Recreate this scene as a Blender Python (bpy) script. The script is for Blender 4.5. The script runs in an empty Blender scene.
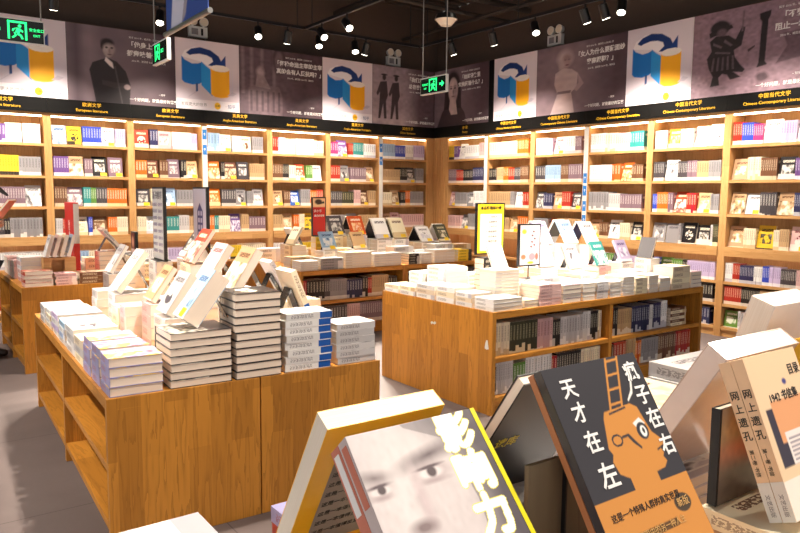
import bpy, math, random, re
import numpy as np
from mathutils import Vector, Matrix
R = math.radians
sc = bpy.context.scene
COL = sc.collection
rng = random.Random(7)

# ------------------------------------------------------------------ camera
FPX, YAW, PITCH, ROLL, HC = 704.29, 0.9444732, 0.1033284, 0.0087680, 1.5376
YB, XR = 9.2406, 7.3531                       # planes of the two bookcase fronts
cF = np.array([math.cos(YAW)*math.cos(PITCH), math.sin(YAW)*math.cos(PITCH), -math.sin(PITCH)])
_r = np.array([math.sin(YAW), -math.cos(YAW), 0.0]); _u = np.cross(_r, cF)
cR = math.cos(ROLL)*_r + math.sin(ROLL)*_u
cU = -math.sin(ROLL)*_r + math.cos(ROLL)*_u
CAM = np.array([0, 0, HC])
def ray(x, y): return cF*FPX + cR*(x-400) + cU*(266.5-y)
def on_y(x, y, Y): d = ray(x, y); return Vector(CAM + d*(Y/d[1]))
def on_x(x, y, X): d = ray(x, y); return Vector(CAM + d*(X/d[0]))
def on_z(x, y, Z): d = ray(x, y); return Vector(CAM + d*((Z-HC)/d[2]))
def dep(x, y, D): return Vector(CAM + ray(x, y)*(D/FPX))
def pj(P):
    v = np.array(P)-CAM; d = v@cF
    return 400+FPX*(v@cR)/d, 266.5-FPX*(v@cU)/d, d
def x_at(px, Y, Z):
    lo, hi = -1.0, 9.0
    for _ in range(50):
        m = (lo+hi)/2
        if pj((m, Y, Z))[0] < px: lo = m
        else: hi = m
    return lo
cam = bpy.data.cameras.new('camera'); cam.sensor_width = 36; cam.lens = FPX/800*36; cam.clip_start = .02
co = bpy.data.objects.new('camera', cam); COL.objects.link(co)
M = Matrix(((cR[0], cU[0], -cF[0], 0), (cR[1], cU[1], -cF[1], 0), (cR[2], cU[2], -cF[2], HC), (0, 0, 0, 1)))
co.matrix_world = M
sc.camera = co
sc.view_settings.view_transform = 'Standard'; sc.view_settings.look = 'None'
sc.view_settings.gamma = 1; sc.view_settings.exposure = 0.15; sc.view_settings.use_curve_mapping = False

# ------------------------------------------------------------------ colours and materials
def lin(c):
    c = c/255.0
    return c/12.92 if c <= .04045 else ((c+.055)/1.055)**2.4
def L(rgb): return (lin(rgb[0]), lin(rgb[1]), lin(rgb[2]), 1)
class NT:
    def __init__(s, name):
        s.m = bpy.data.materials.new(name); s.m.use_nodes = True
        s.t = s.m.node_tree; s.t.nodes.clear()
        s.out = s.n('ShaderNodeOutputMaterial'); s.b = s.n('ShaderNodeBsdfPrincipled')
        s.t.links.new(s.b.outputs[0], s.out.inputs[0])
    def n(s, k, **kw):
        x = s.t.nodes.new(k)
        for a, v in kw.items(): setattr(x, a, v)
        return x
    def set(s, node, key, v):
        if hasattr(v, 'is_output') or isinstance(v, bpy.types.NodeSocket): s.t.links.new(v, node.inputs[key])
        else: node.inputs[key].default_value = v
    def math(s, op, a, b=0.0, c=None):
        x = s.n('ShaderNodeMath', operation=op); s.set(x, 0, a); s.set(x, 1, b)
        if c is not None: s.set(x, 2, c)
        return x.outputs[0]
    def mix(s, f, a, b):
        x = s.n('ShaderNodeMix', data_type='RGBA'); s.set(x, 0, f); s.set(x, 6, a); s.set(x, 7, b)
        return x.outputs[2]
    def between(s, v, lo, hi):
        return s.math('MULTIPLY', s.math('GREATER_THAN', v, lo), s.math('LESS_THAN', v, hi))
    def ramp(s, f, stops, interp='LINEAR'):
        x = s.n('ShaderNodeValToRGB'); x.color_ramp.interpolation = interp
        e = x.color_ramp.elements
        while len(e) < len(stops): e.new(.5)
        for i, (p, c) in enumerate(stops): e[i].position = p; e[i].color = c
        s.set(x, 0, f); return x.outputs[0]
    def base(s, c, rough=.5, metal=0.0, spec=.5):
        s.set(s.b, 'Base Color', c); s.set(s.b, 'Roughness', rough); s.set(s.b, 'Metallic', metal); s.set(s.b, 'Specular IOR Level', spec)
        return s.m
def plain(name, rgb, rough=.5, metal=0.0, spec=.5):
    t = NT(name)
    no = t.n('ShaderNodeTexNoise'); no.inputs['Scale'].default_value = 35
    tc = t.n('ShaderNodeTexCoord'); t.set(no, 'Vector', tc.outputs['Object'])
    c = L(rgb); d = tuple(v*.9 for v in c[:3])+(1,)
    return t.base(t.mix(no.outputs[0], c, d), rough, metal, spec)
def emit(name, rgb, strength):
    t = NT(name); t.base(L(rgb), .5); t.set(t.b, 'Emission Color', L(rgb)); t.set(t.b, 'Emission Strength', strength); return t.m
def wood(name, c1, c2, axis, stave=True, rough=.42):
    """finger-jointed pine: staves along `axis`, each with its own tone and grain"""
    t = NT(name)
    tc = t.n('ShaderNodeTexCoord'); mp = t.n('ShaderNodeMapping')
    rot = {'X': (0, 0, 0), 'Y': (0, 0, R(90)), 'Z': (0, R(90), 0)}[axis]
    geo = t.n('ShaderNodeNewGeometry')
    t.set(mp, 'Vector', geo.outputs['Position']); mp.inputs['Rotation'].default_value = rot
    sx = t.n('ShaderNodeSeparateXYZ'); t.set(sx, 0, mp.outputs[0])
    a = sx.outputs[0]; b = t.math('ADD', sx.outputs[1], sx.outputs[2])
    cb = t.n('ShaderNodeCombineXYZ'); t.set(cb, 0, a); t.set(cb, 1, b)
    br = t.n('ShaderNodeTexBrick'); t.set(br, 'Vector', cb.outputs[0]); br.offset = .37; br.offset_frequency = 2
    for k, v in (('Scale', 1.0), ('Mortar Size', .0007), ('Brick Width', .62), ('Row Height', .105), ('Bias', 0.0)): br.inputs[k].default_value = v
    br.inputs['Color1'].default_value = (0, 0, 0, 1); br.inputs['Color2'].default_value = (1, 1, 1, 1); br.inputs['Mortar'].default_value = (.1, .1, .1, 1)
    row = t.math('FLOOR', t.math('DIVIDE', b, .105))
    fy = t.math('ADD', t.math('MULTIPLY', row, 3.7), b)
    g = t.n('ShaderNodeCombineXYZ'); t.set(g, 0, t.math('MULTIPLY', a, 1.1)); t.set(g, 1, t.math('MULTIPLY', fy, 13.0)); t.set(g, 2, t.math('MULTIPLY', row, 1.31))
    n1 = t.n('ShaderNodeTexNoise'); t.set(n1, 'Vector', g.outputs[0]); n1.inputs['Scale'].default_value = 1.3; n1.inputs['Detail'].default_value = 4
    w = t.n('ShaderNodeMath', operation='FRACT'); t.set(w, 0, t.math('MULTIPLY', n1.outputs[0], 7.0))
    ring = t.math('POWER', w.outputs[0], 3.0)
    ca, cc = L(c1), L(c2)
    mid = tuple(x*.5+y*.5 for x, y in zip(ca, cc))
    base = t.mix(br.outputs[0], ca, mid) if stave else t.mix(n1.outputs[0], ca, mid)
    fin = t.mix(t.math('MULTIPLY', ring, .5), base, cc)
    t.base(fin, rough, 0, .4)
    bp = t.n('ShaderNodeBump'); bp.inputs['Strength'].default_value = .06; bp.inputs['Distance'].default_value = .002
    t.set(bp, 'Height', ring); t.set(t.b, 'Normal', bp.outputs[0])
    return t.m
MW = {a: wood('table_wood_'+a, (206, 140, 54), (130, 80, 24), a) for a in 'XYZ'}
MC = {a: wood('case_wood_'+a, (214, 166, 108), (180, 128, 74), a, rough=.5) for a in 'XYZ'}
M_BLACK = plain('black_paint', (22, 22, 24), .35)
M_DARKMETAL = plain('dark_metal', (30, 28, 28), .4, .3)
M_SIGN = plain('black_gloss', (8, 7, 7), .45, 0, .2)
M_WHITE = plain('white_plastic', (228, 226, 222), .4)
M_STEEL = plain('brushed_steel', (170, 168, 165), .3, .9)
M_GOLD = plain('gold_ink', (236, 186, 40), .4)
M_INKW = plain('white_ink', (240, 238, 236), .5)
M_INKK = plain('black_ink', (24, 22, 24), .5)
M_INKG = plain('grey_ink', (140, 136, 140), .5)
M_PALEINK = plain('pale_ink', (176, 166, 186), .5)
M_YEL = plain('yellow_card', (240, 200, 30), .5)
M_RED = plain('red_card', (222, 40, 30), .45)
M_PAGE = None
def page_mat():
    t = NT('page_edges')
    geo = t.n('ShaderNodeNewGeometry'); tc = t.n('ShaderNodeTexCoord'); mp = t.n('ShaderNodeMapping')
    mp.inputs['Scale'].default_value = (6, 6, 900); t.set(mp, 'Vector', tc.outputs['Object'])
    no = t.n('ShaderNodeTexNoise'); t.set(no, 'Vector', mp.outputs[0]); no.inputs['Scale'].default_value = 1
    oi = t.n('ShaderNodeObjectInfo')
    c = t.mix(oi.outputs['Random'], L((238, 226, 208)), L((246, 240, 230)))
    return t.base(t.mix(no.outputs[0], t.mix(.5, c, L((205, 182, 156))), c), .8, 0, .2)
M_PAGE = page_mat()
def page_tan():
    t = NT('cream_page_edges'); tc = t.n('ShaderNodeTexCoord'); mp = t.n('ShaderNodeMapping')
    mp.inputs['Scale'].default_value = (6, 6, 900); t.set(mp, 'Vector', tc.outputs['Object'])
    no = t.n('ShaderNodeTexNoise'); t.set(no, 'Vector', mp.outputs[0]); no.inputs['Scale'].default_value = 1
    return t.base(t.mix(no.outputs[0], L((240, 216, 194)), L((252, 238, 222))), .8, 0, .2)
M_PAGE_TAN = page_tan()
def printed():
    t = NT('printed_sheet'); a = t.n('ShaderNodeAttribute'); a.attribute_name = 'Col'
    return t.base(a.outputs['Color'], .45, 0, .4)
M_PRINT = printed()

PAL = {   # word: (base, accent, ink)
 'white': ((236, 234, 232), (200, 196, 204), (90, 80, 90)), 'cream': ((236, 222, 194), (210, 186, 146), (110, 70, 40)),
 'pink': ((216, 176, 174), (240, 222, 214), (120, 50, 60)), 'red': ((176, 38, 34), (230, 210, 190), (240, 220, 190)),
 'orange': ((216, 104, 32), (240, 200, 150), (250, 240, 220)), 'yellow': ((230, 190, 50), (60, 50, 40), (60, 40, 20)),
 'green': ((96, 140, 60), (220, 224, 200), (240, 240, 220)), 'teal': ((50, 140, 136), (220, 230, 220), (240, 240, 230)),
 'blue': ((56, 82, 190), (230, 232, 240), (240, 240, 244)), 'light blue': ((160, 190, 220), (240, 242, 246), (50, 70, 120)),
 'navy': ((44, 46, 84), (190, 190, 200), (220, 220, 226)), 'purple': ((110, 76, 140), (224, 214, 230), (240, 236, 244)),
 'lilac': ((202, 186, 220), (240, 236, 246), (90, 60, 130)), 'mauve': ((130, 104, 116), (220, 206, 200), (236, 226, 220)),
 'grey': ((150, 146, 148), (222, 218, 214), (70, 64, 70)), 'light grey': ((202, 198, 198), (240, 238, 236), (90, 84, 90)),
 'dark grey': ((72, 66, 70), (200, 196, 190), (226, 222, 216)), 'black': ((34, 30, 32), (210, 204, 196), (230, 222, 200)),
 'tan': ((196, 160, 120), (236, 220, 196), (90, 56, 32)), 'brown': ((112, 72, 50), (214, 190, 160), (236, 220, 190)),
 'olive': ((62, 62, 44), (224, 212, 180), (200, 190, 150)), 'collage': ((158, 156, 196), (232, 186, 70), (176, 70, 60)), 'magenta': ((180, 56, 120), (240, 220, 230), (250, 240, 244)),
}
_cov = {}
def cover(word, style=0):
    k = (word, style)
    if k in _cov: return _cov[k]
    blank = word.endswith(' plain'); ended = word.endswith(' ended')
    b, a, ink = PAL[word.replace(' plain', '').replace(' ended', '')]
    t = NT('cover_%s_%d' % (word.replace(' ', '_'), style))
    uv = t.n('ShaderNodeUVMap'); sx = t.n('ShaderNodeSeparateXYZ'); t.set(sx, 0, uv.outputs[0])
    u, v = sx.outputs[0], sx.outputs[1]
    oi = t.n('ShaderNodeObjectInfo'); rnd = oi.outputs['Random']
    hs = t.n('ShaderNodeHueSaturation'); t.set(hs, 'Color', L(b))
    t.set(hs, 'Value', t.math('MULTIPLY_ADD', rnd, .3, .85)); t.set(hs, 'Hue', t.math('MULTIPLY_ADD', rnd, .03, .485))
    col = hs.outputs[0]
    n = t.n('ShaderNodeTexNoise', noise_dimensions='4D'); cb = t.n('ShaderNodeCombineXYZ'); t.set(cb, 0, u); t.set(cb, 1, v)
    t.set(n, 'Vector', cb.outputs[0]); t.set(n, 'W', t.math('MULTIPLY', rnd, 40)); n.inputs['Scale'].default_value = 3.2
    front = t.between(u, 0, 1)
    if style > 0:                                          # picture on the front board
        if style == 1: im = t.math('MULTIPLY', t.between(u, .16, .84), t.between(v, .22, .64))
        elif style == 2: im = t.between(v, -.1, .62)
        else:
            du = t.math('SUBTRACT', u, .5); dv = t.math('SUBTRACT', v, .42)
            im = t.math('LESS_THAN', t.math('ADD', t.math('MULTIPLY', du, du), t.math('MULTIPLY', dv, t.math('MULTIPLY', dv, 1.7))), .085)
        pic = t.ramp(n.outputs[0], [(.3, L(ink)), (.45, L(b)), (.55, L(a)), (.68, L(tuple(min(255, int(x*.6+90)) for x in a)))], 'CONSTANT' if style == 3 else 'LINEAR')
        col = t.mix(t.math('MULTIPLY', im, front), col, pic)
    band = t.math('LESS_THAN', v, t.math('MULTIPLY_ADD', rnd, .34, -.04))
    if ended: col = t.mix(t.math('MULTIPLY', t.math('LESS_THAN', v, .27), t.math('LESS_THAN', u, .0)), col, L((22, 88, 176)))
    elif style != 2 and not blank: col = t.mix(band, col, L(a))
    # title strokes on the front, running strokes down the spine
    nt = t.n('ShaderNodeTexNoise'); c2 = t.n('ShaderNodeCombineXYZ'); t.set(c2, 0, t.math('MULTIPLY', u, 34)); t.set(c2, 1, t.math('MULTIPLY', v, 30)); t.set(nt, 'Vector', c2.outputs[0]); nt.inputs['Scale'].default_value = 1
    ttl = t.math('MULTIPLY', t.math('MULTIPLY', t.between(u, .16, .84), t.between(v, .74, .85)), t.math('GREATER_THAN', nt.outputs[0], .46))
    sp = t.math('MULTIPLY', t.math('MULTIPLY', t.between(u, -.2, -.07), t.between(v, .42, .9)), t.math('GREATER_THAN', nt.outputs[0], .48))
    if not blank: col = t.mix(t.math('MAXIMUM', ttl, t.math('MULTIPLY', sp, .6)), col, L(ink))
    t.base(col, .32, 0, .45)
    _cov[k] = t.m; return t.m

# ------------------------------------------------------------------ object helpers
def tag(o, label=None, cat=None, group=None, kind=None):
    if label: o['label'] = label
    if cat: o['category'] = cat
    if group: o['group'] = group
    if kind: o['kind'] = kind
    return o
def empty(name, loc=(0, 0, 0)):
    o = bpy.data.objects.new(name, None); COL.objects.link(o); o.location = loc; o.empty_display_size = .05
    return o
class MB:
    """collects pieces of ONE part, then links it as one mesh object"""
    def __init__(s): s.v = []; s.f = []; s.mi = []
    def raw(s, vs, fs, mi=0):
        b = len(s.v); s.v += [tuple(v) for v in vs]; s.f += [tuple(b+i for i in f) for f in fs]; s.mi += [mi]*len(fs); return s
    def box(s, lo, hi, mi=0):
        (x0, y0, z0), (x1, y1, z1) = lo, hi
        return s.raw([(x0, y0, z0), (x1, y0, z0), (x1, y1, z0), (x0, y1, z0), (x0, y0, z1), (x1, y0, z1), (x1, y1, z1), (x0, y1, z1)],
                     [(0, 3, 2, 1), (4, 5, 6, 7), (0, 1, 5, 4), (1, 2, 6, 5), (2, 3, 7, 6), (3, 0, 4, 7)], mi)
    def tube(s, a, b, r0, r1=None, n=16, mi=0):
        a, b = Vector(a), Vector(b); r1 = r0 if r1 is None else r1
        d = (b-a).normalized(); q = d.orthogonal().normalized(); w = d.cross(q)
        vs = []
        for p, r in ((a, r0), (b, r1)):
            for i in range(n):
                t = 2*math.pi*i/n; vs.append(p+q*math.cos(t)*r+w*math.sin(t)*r)
        fs = [(i, (i+1) % n, n+(i+1) % n, n+i) for i in range(n)]+[tuple(range(n-1, -1, -1)), tuple(range(n, 2*n))]
        return s.raw(vs, fs, mi)
    def prism(s, pts, d, mi=0):
        """polygon pts (3-D, planar) pushed along d"""
        n = len(pts); d = Vector(d); vs = [Vector(p) for p in pts]; vs += [p+d for p in vs]
        return s.raw(vs, [tuple(range(n-1, -1, -1)), tuple(range(n, 2*n))]+[(i, (i+1) % n, n+(i+1) % n, n+i) for i in range(n)], mi)
    def build(s, name, mats, parent=None, mw=None, bevel=0, smooth=False):
        me = bpy.data.meshes.new(name); me.from_pydata(s.v, [], s.f)
        for m in (mats if isinstance(mats, (list, tuple)) else [mats]): me.materials.append(m)
        if any(s.mi): me.polygons.foreach_set('material_index', s.mi)
        import bmesh
        bm = bmesh.new(); bm.from_mesh(me); bmesh.ops.recalc_face_normals(bm, faces=bm.faces); bm.to_mesh(me); bm.free()
        if smooth: me.shade_smooth()
        o = bpy.data.objects.new(name, me); COL.objects.link(o)
        if parent: o.parent = parent
        if mw is not None: o.matrix_world = mw
        if bevel:
            b = o.modifiers.new('edge', 'BEVEL'); b.width = bevel; b.segments = 2; b.limit_method = 'ANGLE'
        return o
def struct(o): o['kind'] = 'structure'; return o
def frame(o, ex, ey, ez):
    return Matrix(((ex[0], ey[0], ez[0], o[0]), (ex[1], ey[1], ez[1], o[1]), (ex[2], ey[2], ez[2], o[2]), (0, 0, 0, 1)))
def lettering(name, body, size, mat, mw, parent=None, bold=0.0, align='CENTER', spacing=1.0, vertical=False, thick=.0006, center=True):
    c = bpy.data.curves.new(name, 'FONT'); c.body = '\n'.join(body) if vertical else body
    c.size = size; c.align_x = align; c.align_y = 'CENTER' if center else 'TOP'; c.offset = bold*size; c.extrude = thick; c.space_character = spacing
    c.resolution_u = 2; c.space_line = .95
    t = bpy.data.objects.new('tmp', c); COL.objects.link(t)
    me = bpy.data.meshes.new_from_object(t.evaluated_get(bpy.context.evaluated_depsgraph_get()))
    bpy.data.objects.remove(t); bpy.data.curves.remove(c)
    me.name = name; me.materials.clear(); me.materials.append(mat)
    o = bpy.data.objects.new(name, me); COL.objects.link(o)
    if parent: o.parent = parent
    o.matrix_world = mw
    return o
class Art:
    """a small printed picture: colours on a fine grid, u right, v up, both 0..1"""
    def __init__(s, nx, ny, bg, aspect=1.0):
        s.nx, s.ny = nx, ny; s.a = np.zeros((ny, nx, 3)); s.a[:] = [lin(c) for c in bg]
        s.U, s.V = np.meshgrid(np.linspace(0, 1, nx), np.linspace(0, 1, ny)); s.asp = aspect
    def blend(s, m, rgb, op=1.0):
        m = np.clip(m, 0, 1)[..., None]*op; s.a = s.a*(1-m)+np.array([lin(c) for c in rgb])*m; return s
    def ell(s, cu, cv, ru, rv, rgb, soft=.1, rot=0, op=1.0):
        x = s.U-cu; y = s.V-cv; c, n = math.cos(rot), math.sin(rot); x, y = x*c+y*n, -x*n+y*c
        d = np.sqrt((x/ru)**2+(y/rv)**2); return s.blend((1+soft-d)/(2*soft+1e-6), rgb, op)
    def poly(s, pts, rgb, op=1.0, ss=3):
        acc = np.zeros_like(s.U)
        for i in range(ss):
            for j in range(ss):
                x = s.U+((i+.5)/ss-.5)/s.nx; y = s.V+((j+.5)/ss-.5)/s.ny; ins = np.zeros(x.shape, bool)
                for k in range(len(pts)):
                    (x0, y0), (x1, y1) = pts[k], pts[k-1]
                    if y0 == y1: continue
                    ins ^= ((y0 > y) != (y1 > y)) & (x < (x1-x0)*(y-y0)/(y1-y0)+x0)
                acc += ins
        return s.blend(acc/ss/ss, rgb, op)
    def grad(s, f, rgb, op=1.0): return s.blend(f(s.U, s.V), rgb, op)
    def noise(s, amt, seed=1, cells=12):
        r = np.random.default_rng(seed); g = r.normal(size=(cells+2, cells+2))
        x = s.U*cells; y = s.V*cells; i = x.astype(int); j = y.astype(int); fx = x-i; fy = y-j
        n = g[j, i]*(1-fx)*(1-fy)+g[j, i+1]*fx*(1-fy)+g[j+1, i]*(1-fx)*fy+g[j+1, i+1]*fx*fy
        s.a = np.clip(s.a*(1+amt*n[..., None]), 0, 1); return s
    def build(s, name, o, ux, uy, W, H, parent=None):
        o, ux, uy = Vector(o), Vector(ux), Vector(uy)
        me = bpy.data.meshes.new(name); nx, ny = s.nx, s.ny
        P = (np.array(o)[None, None]+s.U[..., None]*W*np.array(ux)+s.V[..., None]*H*np.array(uy)).reshape(-1, 3)
        idx = np.arange(nx*ny).reshape(ny, nx)
        q = np.stack([idx[:-1, :-1], idx[:-1, 1:], idx[1:, 1:], idx[1:, :-1]], -1).reshape(-1, 4)
        me.from_pydata(P.tolist(), [], q.tolist())
        ca = me.color_attributes.new('Col', 'FLOAT_COLOR', 'POINT')
        ca.data.foreach_set('color', np.concatenate([s.a.reshape(-1, 3), np.ones((nx*ny, 1))], 1).astype(np.float32).ravel())
        me.materials.append(M_PRINT)
        ob = bpy.data.objects.new(name, me); COL.objects.link(ob)
        if parent: ob.parent = parent
        return ob

# ------------------------------------------------------------------ books
ORD = ['', 'first', 'second', 'third', 'fourth', 'fifth', 'sixth', 'seventh', 'eighth', 'ninth', 'tenth', 'eleventh', 'twelfth', 'thirteenth', 'fourteenth', 'fifteenth',
       'sixteenth', 'seventeenth', 'eighteenth', 'nineteenth', 'twentieth'] + ['%dth' % i if i % 10 not in (1, 2, 3) else '%d%s' % (i, {1: 'st', 2: 'nd', 3: 'rd'}[i % 10]) for i in range(21, 90)]
def book_geo(w, h, t, board=.0018, lip=.0015):
    """cover wraps back board, spine and front board; x: spine to fore edge, y: tail to head, z: thickness"""
    vs, fs, uv = [], [], []
    def add(lo, hi, ub, vb):
        b = len(vs); (x0, y0, z0), (x1, y1, z1) = lo, hi
        vs.extend([(x0, y0, z0), (x1, y0, z0), (x1, y1, z0), (x0, y1, z0), (x0, y0, z1), (x1, y0, z1), (x1, y1, z1), (x0, y1, z1)])
        for f in [(0, 3, 2, 1), (4, 5, 6, 7), (0, 1, 5, 4), (1, 2, 6, 5), (2, 3, 7, 6), (3, 0, 4, 7)]:
            fs.append(tuple(b+i for i in f))
            for i in f:
                x, y, z = vs[b+i]; uv.append((ub(x, z), y/h))
    add((0, 0, t-board), (w, h, t), lambda x, z: min(max(x/w, .001), .999), None)
    add((0, 0, 0), (w, h, board), lambda x, z: 1.2+x/w, None)
    add((0, 0, board), (board, h, t-board), lambda x, z: -.26+.25*z/t, None)
    return vs, fs, uv
def page_geo(w, h, t, board=.0018, lip=.0015):
    return MB().box((board, lip, board), (w-lip, h-lip, t-board))
def mk_book(name, w, h, t, mat, mw, parts=True, pages=None, board=.0018, lip=.0015):
    vs, fs, uv = book_geo(w, h, t, board, lip)
    pages = pages or M_PAGE
    mats = [mat]; mi = [0]*len(fs)
    if not parts:
        p = page_geo(w, h, t, board, lip); b = len(vs); vs += p.v; fs += [tuple(b+i for i in f) for f in p.f]; uv += [(1.5, .5)]*24; mats.append(pages); mi += [1]*6
    me = bpy.data.meshes.new(name); me.from_pydata(vs, [], fs)
    l = me.uv_layers.new(name='UVMap'); l.data.foreach_set('uv', [c for p in uv for c in p])
    for m in mats: me.materials.append(m)
    me.polygons.foreach_set('material_index', mi)
    o = bpy.data.objects.new(name, me); COL.objects.link(o); o.matrix_world = mw
    if parts:
        p = page_geo(w, h, t, board, lip).build('page_block', pages, o); p.matrix_parent_inverse = Matrix.Identity(4)
    return o
def copy_book(src, name, mw):
    c = src.copy(); COL.objects.link(c); c.matrix_world = mw; c.name = name
    for ch in src.children:
        d = ch.copy(); COL.objects.link(d); d.parent = c
    return c
X, Y, Z = Vector((1, 0, 0)), Vector((0, 1, 0)), Vector((0, 0, 1))

# ------------------------------------------------------------------ the room
def floor_mat():
    t = NT('worn_concrete_tile'); geo = t.n('ShaderNodeNewGeometry')
    n = t.n('ShaderNodeTexNoise'); t.set(n, 'Vector', geo.outputs['Position']); n.inputs['Scale'].default_value = 2.2; n.inputs['Detail'].default_value = 7
    n2 = t.n('ShaderNodeTexNoise'); t.set(n2, 'Vector', geo.outputs['Position']); n2.inputs['Scale'].default_value = 40
    br = t.n('ShaderNodeTexBrick'); t.set(br, 'Vector', geo.outputs['Position']); br.offset = 0
    for k, v in (('Scale', 1.0), ('Mortar Size', .003), ('Brick Width', 1.2), ('Row Height', 1.2)): br.inputs[k].default_value = v
    c = t.mix(n.outputs[0], L((88, 78, 77)), L((120, 108, 106)))
    c = t.mix(t.math('MULTIPLY', n2.outputs[0], .3), c, L((90, 80, 78)))
    c = t.mix(br.outputs['Fac'], c, L((70, 62, 60)))
    t.base(c, .55, 0, .35); return t.m
X0, Y0 = -3.4, -3.2; CZ = 4.55
struct(MB().box((X0, Y0, -.1), (XR+.36, YB+.36, 0)).build('floor', floor_mat()))
M_WALL = plain('dark_brown_plaster', (80, 65, 56), .8)
struct(MB().box((X0, YB+.29, 0), (XR+.36, YB+.41, CZ)).build('wall_back', M_WALL))
struct(MB().box((XR+.29, Y0, 0), (XR+.41, YB+.29, CZ)).build('wall_right', M_WALL))
# ceiling: dark corrugated deck
mb = MB(); n = 0
mb.box((X0, Y0, CZ+.03), (XR+.36, YB+.36, CZ+.12))
y = Y0
while y < YB+.3:
    mb.box((X0, y, CZ-.02), (XR+.29, y+.09, CZ+.03)); y += .2
struct(mb.build('ceiling', plain('ceiling_paint', (70, 56, 48), .85)))
# fill in the corner between the two runs of cases, and the bulkhead above them
struct(MB().box((7.2465, YB, 0), (XR, YB+.05, 2.445)).box((XR, 8.917, 0), (XR+.05, YB+.05, 2.445)).build('trim_1', MC['Z']))
mb = MB()
for i in range(5): mb.box((XR-.012, 8.94+i*.062, 0), (XR, 8.965+i*.062, 2.445))
struct(mb.build('trim_2', MC['Z']))

# ------------------------------------------------------------------ bookcases
M_LED = emit('led_diffuser', (255, 236, 200), 7.5)
M_PLINTH = plain('plinth_board', (120, 84, 48), .6)
BAY = .9488637
SH_UP = [2.085, 1.711, 1.346]                # tops of the upper shelves
LEDGE = .99
SH_LO = [.612, .366, .107]
CASE_D = .28
def bookcase(wall, i):
    """one bay; local a runs along the wall, b into it"""
    if wall == 'back':
        a0 = 1.5522+BAY*i; mw = Matrix.Translation((a0, YB, 0))
        where = 'back wall'
    else:
        mw = frame((XR, 8.9164-BAY*i, 0), -Y, X, Z)
    root = empty('bookcase'); root.matrix_world = mw
    def part(mb, name, mat):
        o = mb.build(name, mat, root); o.matrix_parent_inverse = Matrix.Identity(4); return o
    W = BAY-.001; s = .04; b0 = 0 if wall == 'back' else 0
    ax = {'back': ('X', 'Y'), 'right': ('Y', 'X')}[wall]
    part(MB().box((0, 0, 0), (s, CASE_D, 2.445)), 'side_panel', MC['Z'])
    part(MB().box((W-s, 0, 0), (W, CASE_D, 2.445)), 'side_panel', MC['Z'])
    part(MB().box((s, CASE_D-.012, .09), (W-s, CASE_D, 2.43)), 'back_panel', MC['Z'])
    for k, z in enumerate(SH_UP+SH_LO): part(MB().box((s, .006, z-.03), (W-s, CASE_D-.012, z)), 'shelf', MC[ax[0]])
    part(MB().box((s, -.012, LEDGE-.1), (W-s, .012, LEDGE-.0305)).box((s, -.012, LEDGE-.03), (W-s, CASE_D-.012, LEDGE)), 'ledge', MC[ax[0]])
    part(MB().box((s, 0, 2.415), (W-s, CASE_D-.012, 2.445)), 'top_panel', MC[ax[0]])
    part(MB().box((s, .02, 0), (W-s, .04, .077)), 'plinth', MC[ax[0]])
    part(MB().box((s+.01, .02, 2.398), (W-s-.01, .05, 2.4145)), 'led_strip', M_LED)
    part(MB().box((s+.01, .016, .925), (W-s-.01, .04, .9585)), 'led_strip', M_LEDLO)
    if wall == 'back': lab = 'wooden bookcase bay on the back wall, %s from the corner' % ORD[6-i]
    else: lab = 'wooden bookcase bay on the right wall, %s from the corner' % ORD[i+1]
    tag(root, lab, 'bookcase', 'wooden bookcases along the two walls')
    return root
M_LEDLO = emit('led_diffuser_low', (250, 235, 230), 3.5)
for i in range(-1, 6): bookcase('back', i)
for i in range(0, 6): bookcase('right', i)

# category signs over the bays
def sign(wall, i, cn, en):
    if wall == 'back': o = Vector((1.5522+BAY*i, YB, 0)); ex, nrm = X, -Y
    else: o = Vector((XR, 8.9164-BAY*i, 0)); ex, nrm = -Y, -X
    if wall == 'back' and i == 5: W = BAY+.107
    else: W = BAY
    x0 = 0; z0, z1 = 2.446, 2.612
    if wall == 'right' and i == 0: x0 = -.30
    mw = frame(o, ex, -nrm, Z)
    root = empty('category_sign'); root.matrix_world = mw
    p = MB().box((x0, -.035, z0), (W-.002, -.001, z1)).build('sign_board', M_SIGN, root); p.matrix_parent_inverse = Matrix.Identity(4)
    lm = frame(o+ex*(BAY*.52)-(-nrm)*.0362+Z*2.563, ex, Z, nrm)
    lettering('lettering', cn, .052, M_GOLD, lm, root, .012, spacing=1.1)
    lettering('lettering', en, .046, M_GOLD, frame(o+ex*(BAY*.52)+nrm*.0362+Z*2.497, ex, Z, nrm), root, .008)
    wl = 'back wall' if wall == 'back' else 'right wall'
    tag(root, 'black shelf sign with gold writing, %s from the corner on the %s' % (ORD[6-i] if wall == 'back' else ORD[i+1], wl), 'sign', 'black category signs above the bookcases')
EUR, ANG, OTH = ('欧洲文学', 'European literature'), ('英美文学', 'Anglo-American literature'), ('其他文学', 'Other literature')
CCL = ('中国当代文学', 'Chinese Contemporary Literature')
for i, s_ in zip(range(-1, 6), [EUR, EUR, EUR, ANG, ANG, ANG, OTH]): sign('back', i, *s_)
for i, s_ in zip(range(0, 6), [('诗 歌', 'Poetry'), ('中国近代文学', 'Chinese Modern Literature'), ('中国现当代文学', 'Contemporary Chinese Literature'), CCL, CCL, CCL]): sign('right', i, *s_)

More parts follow.
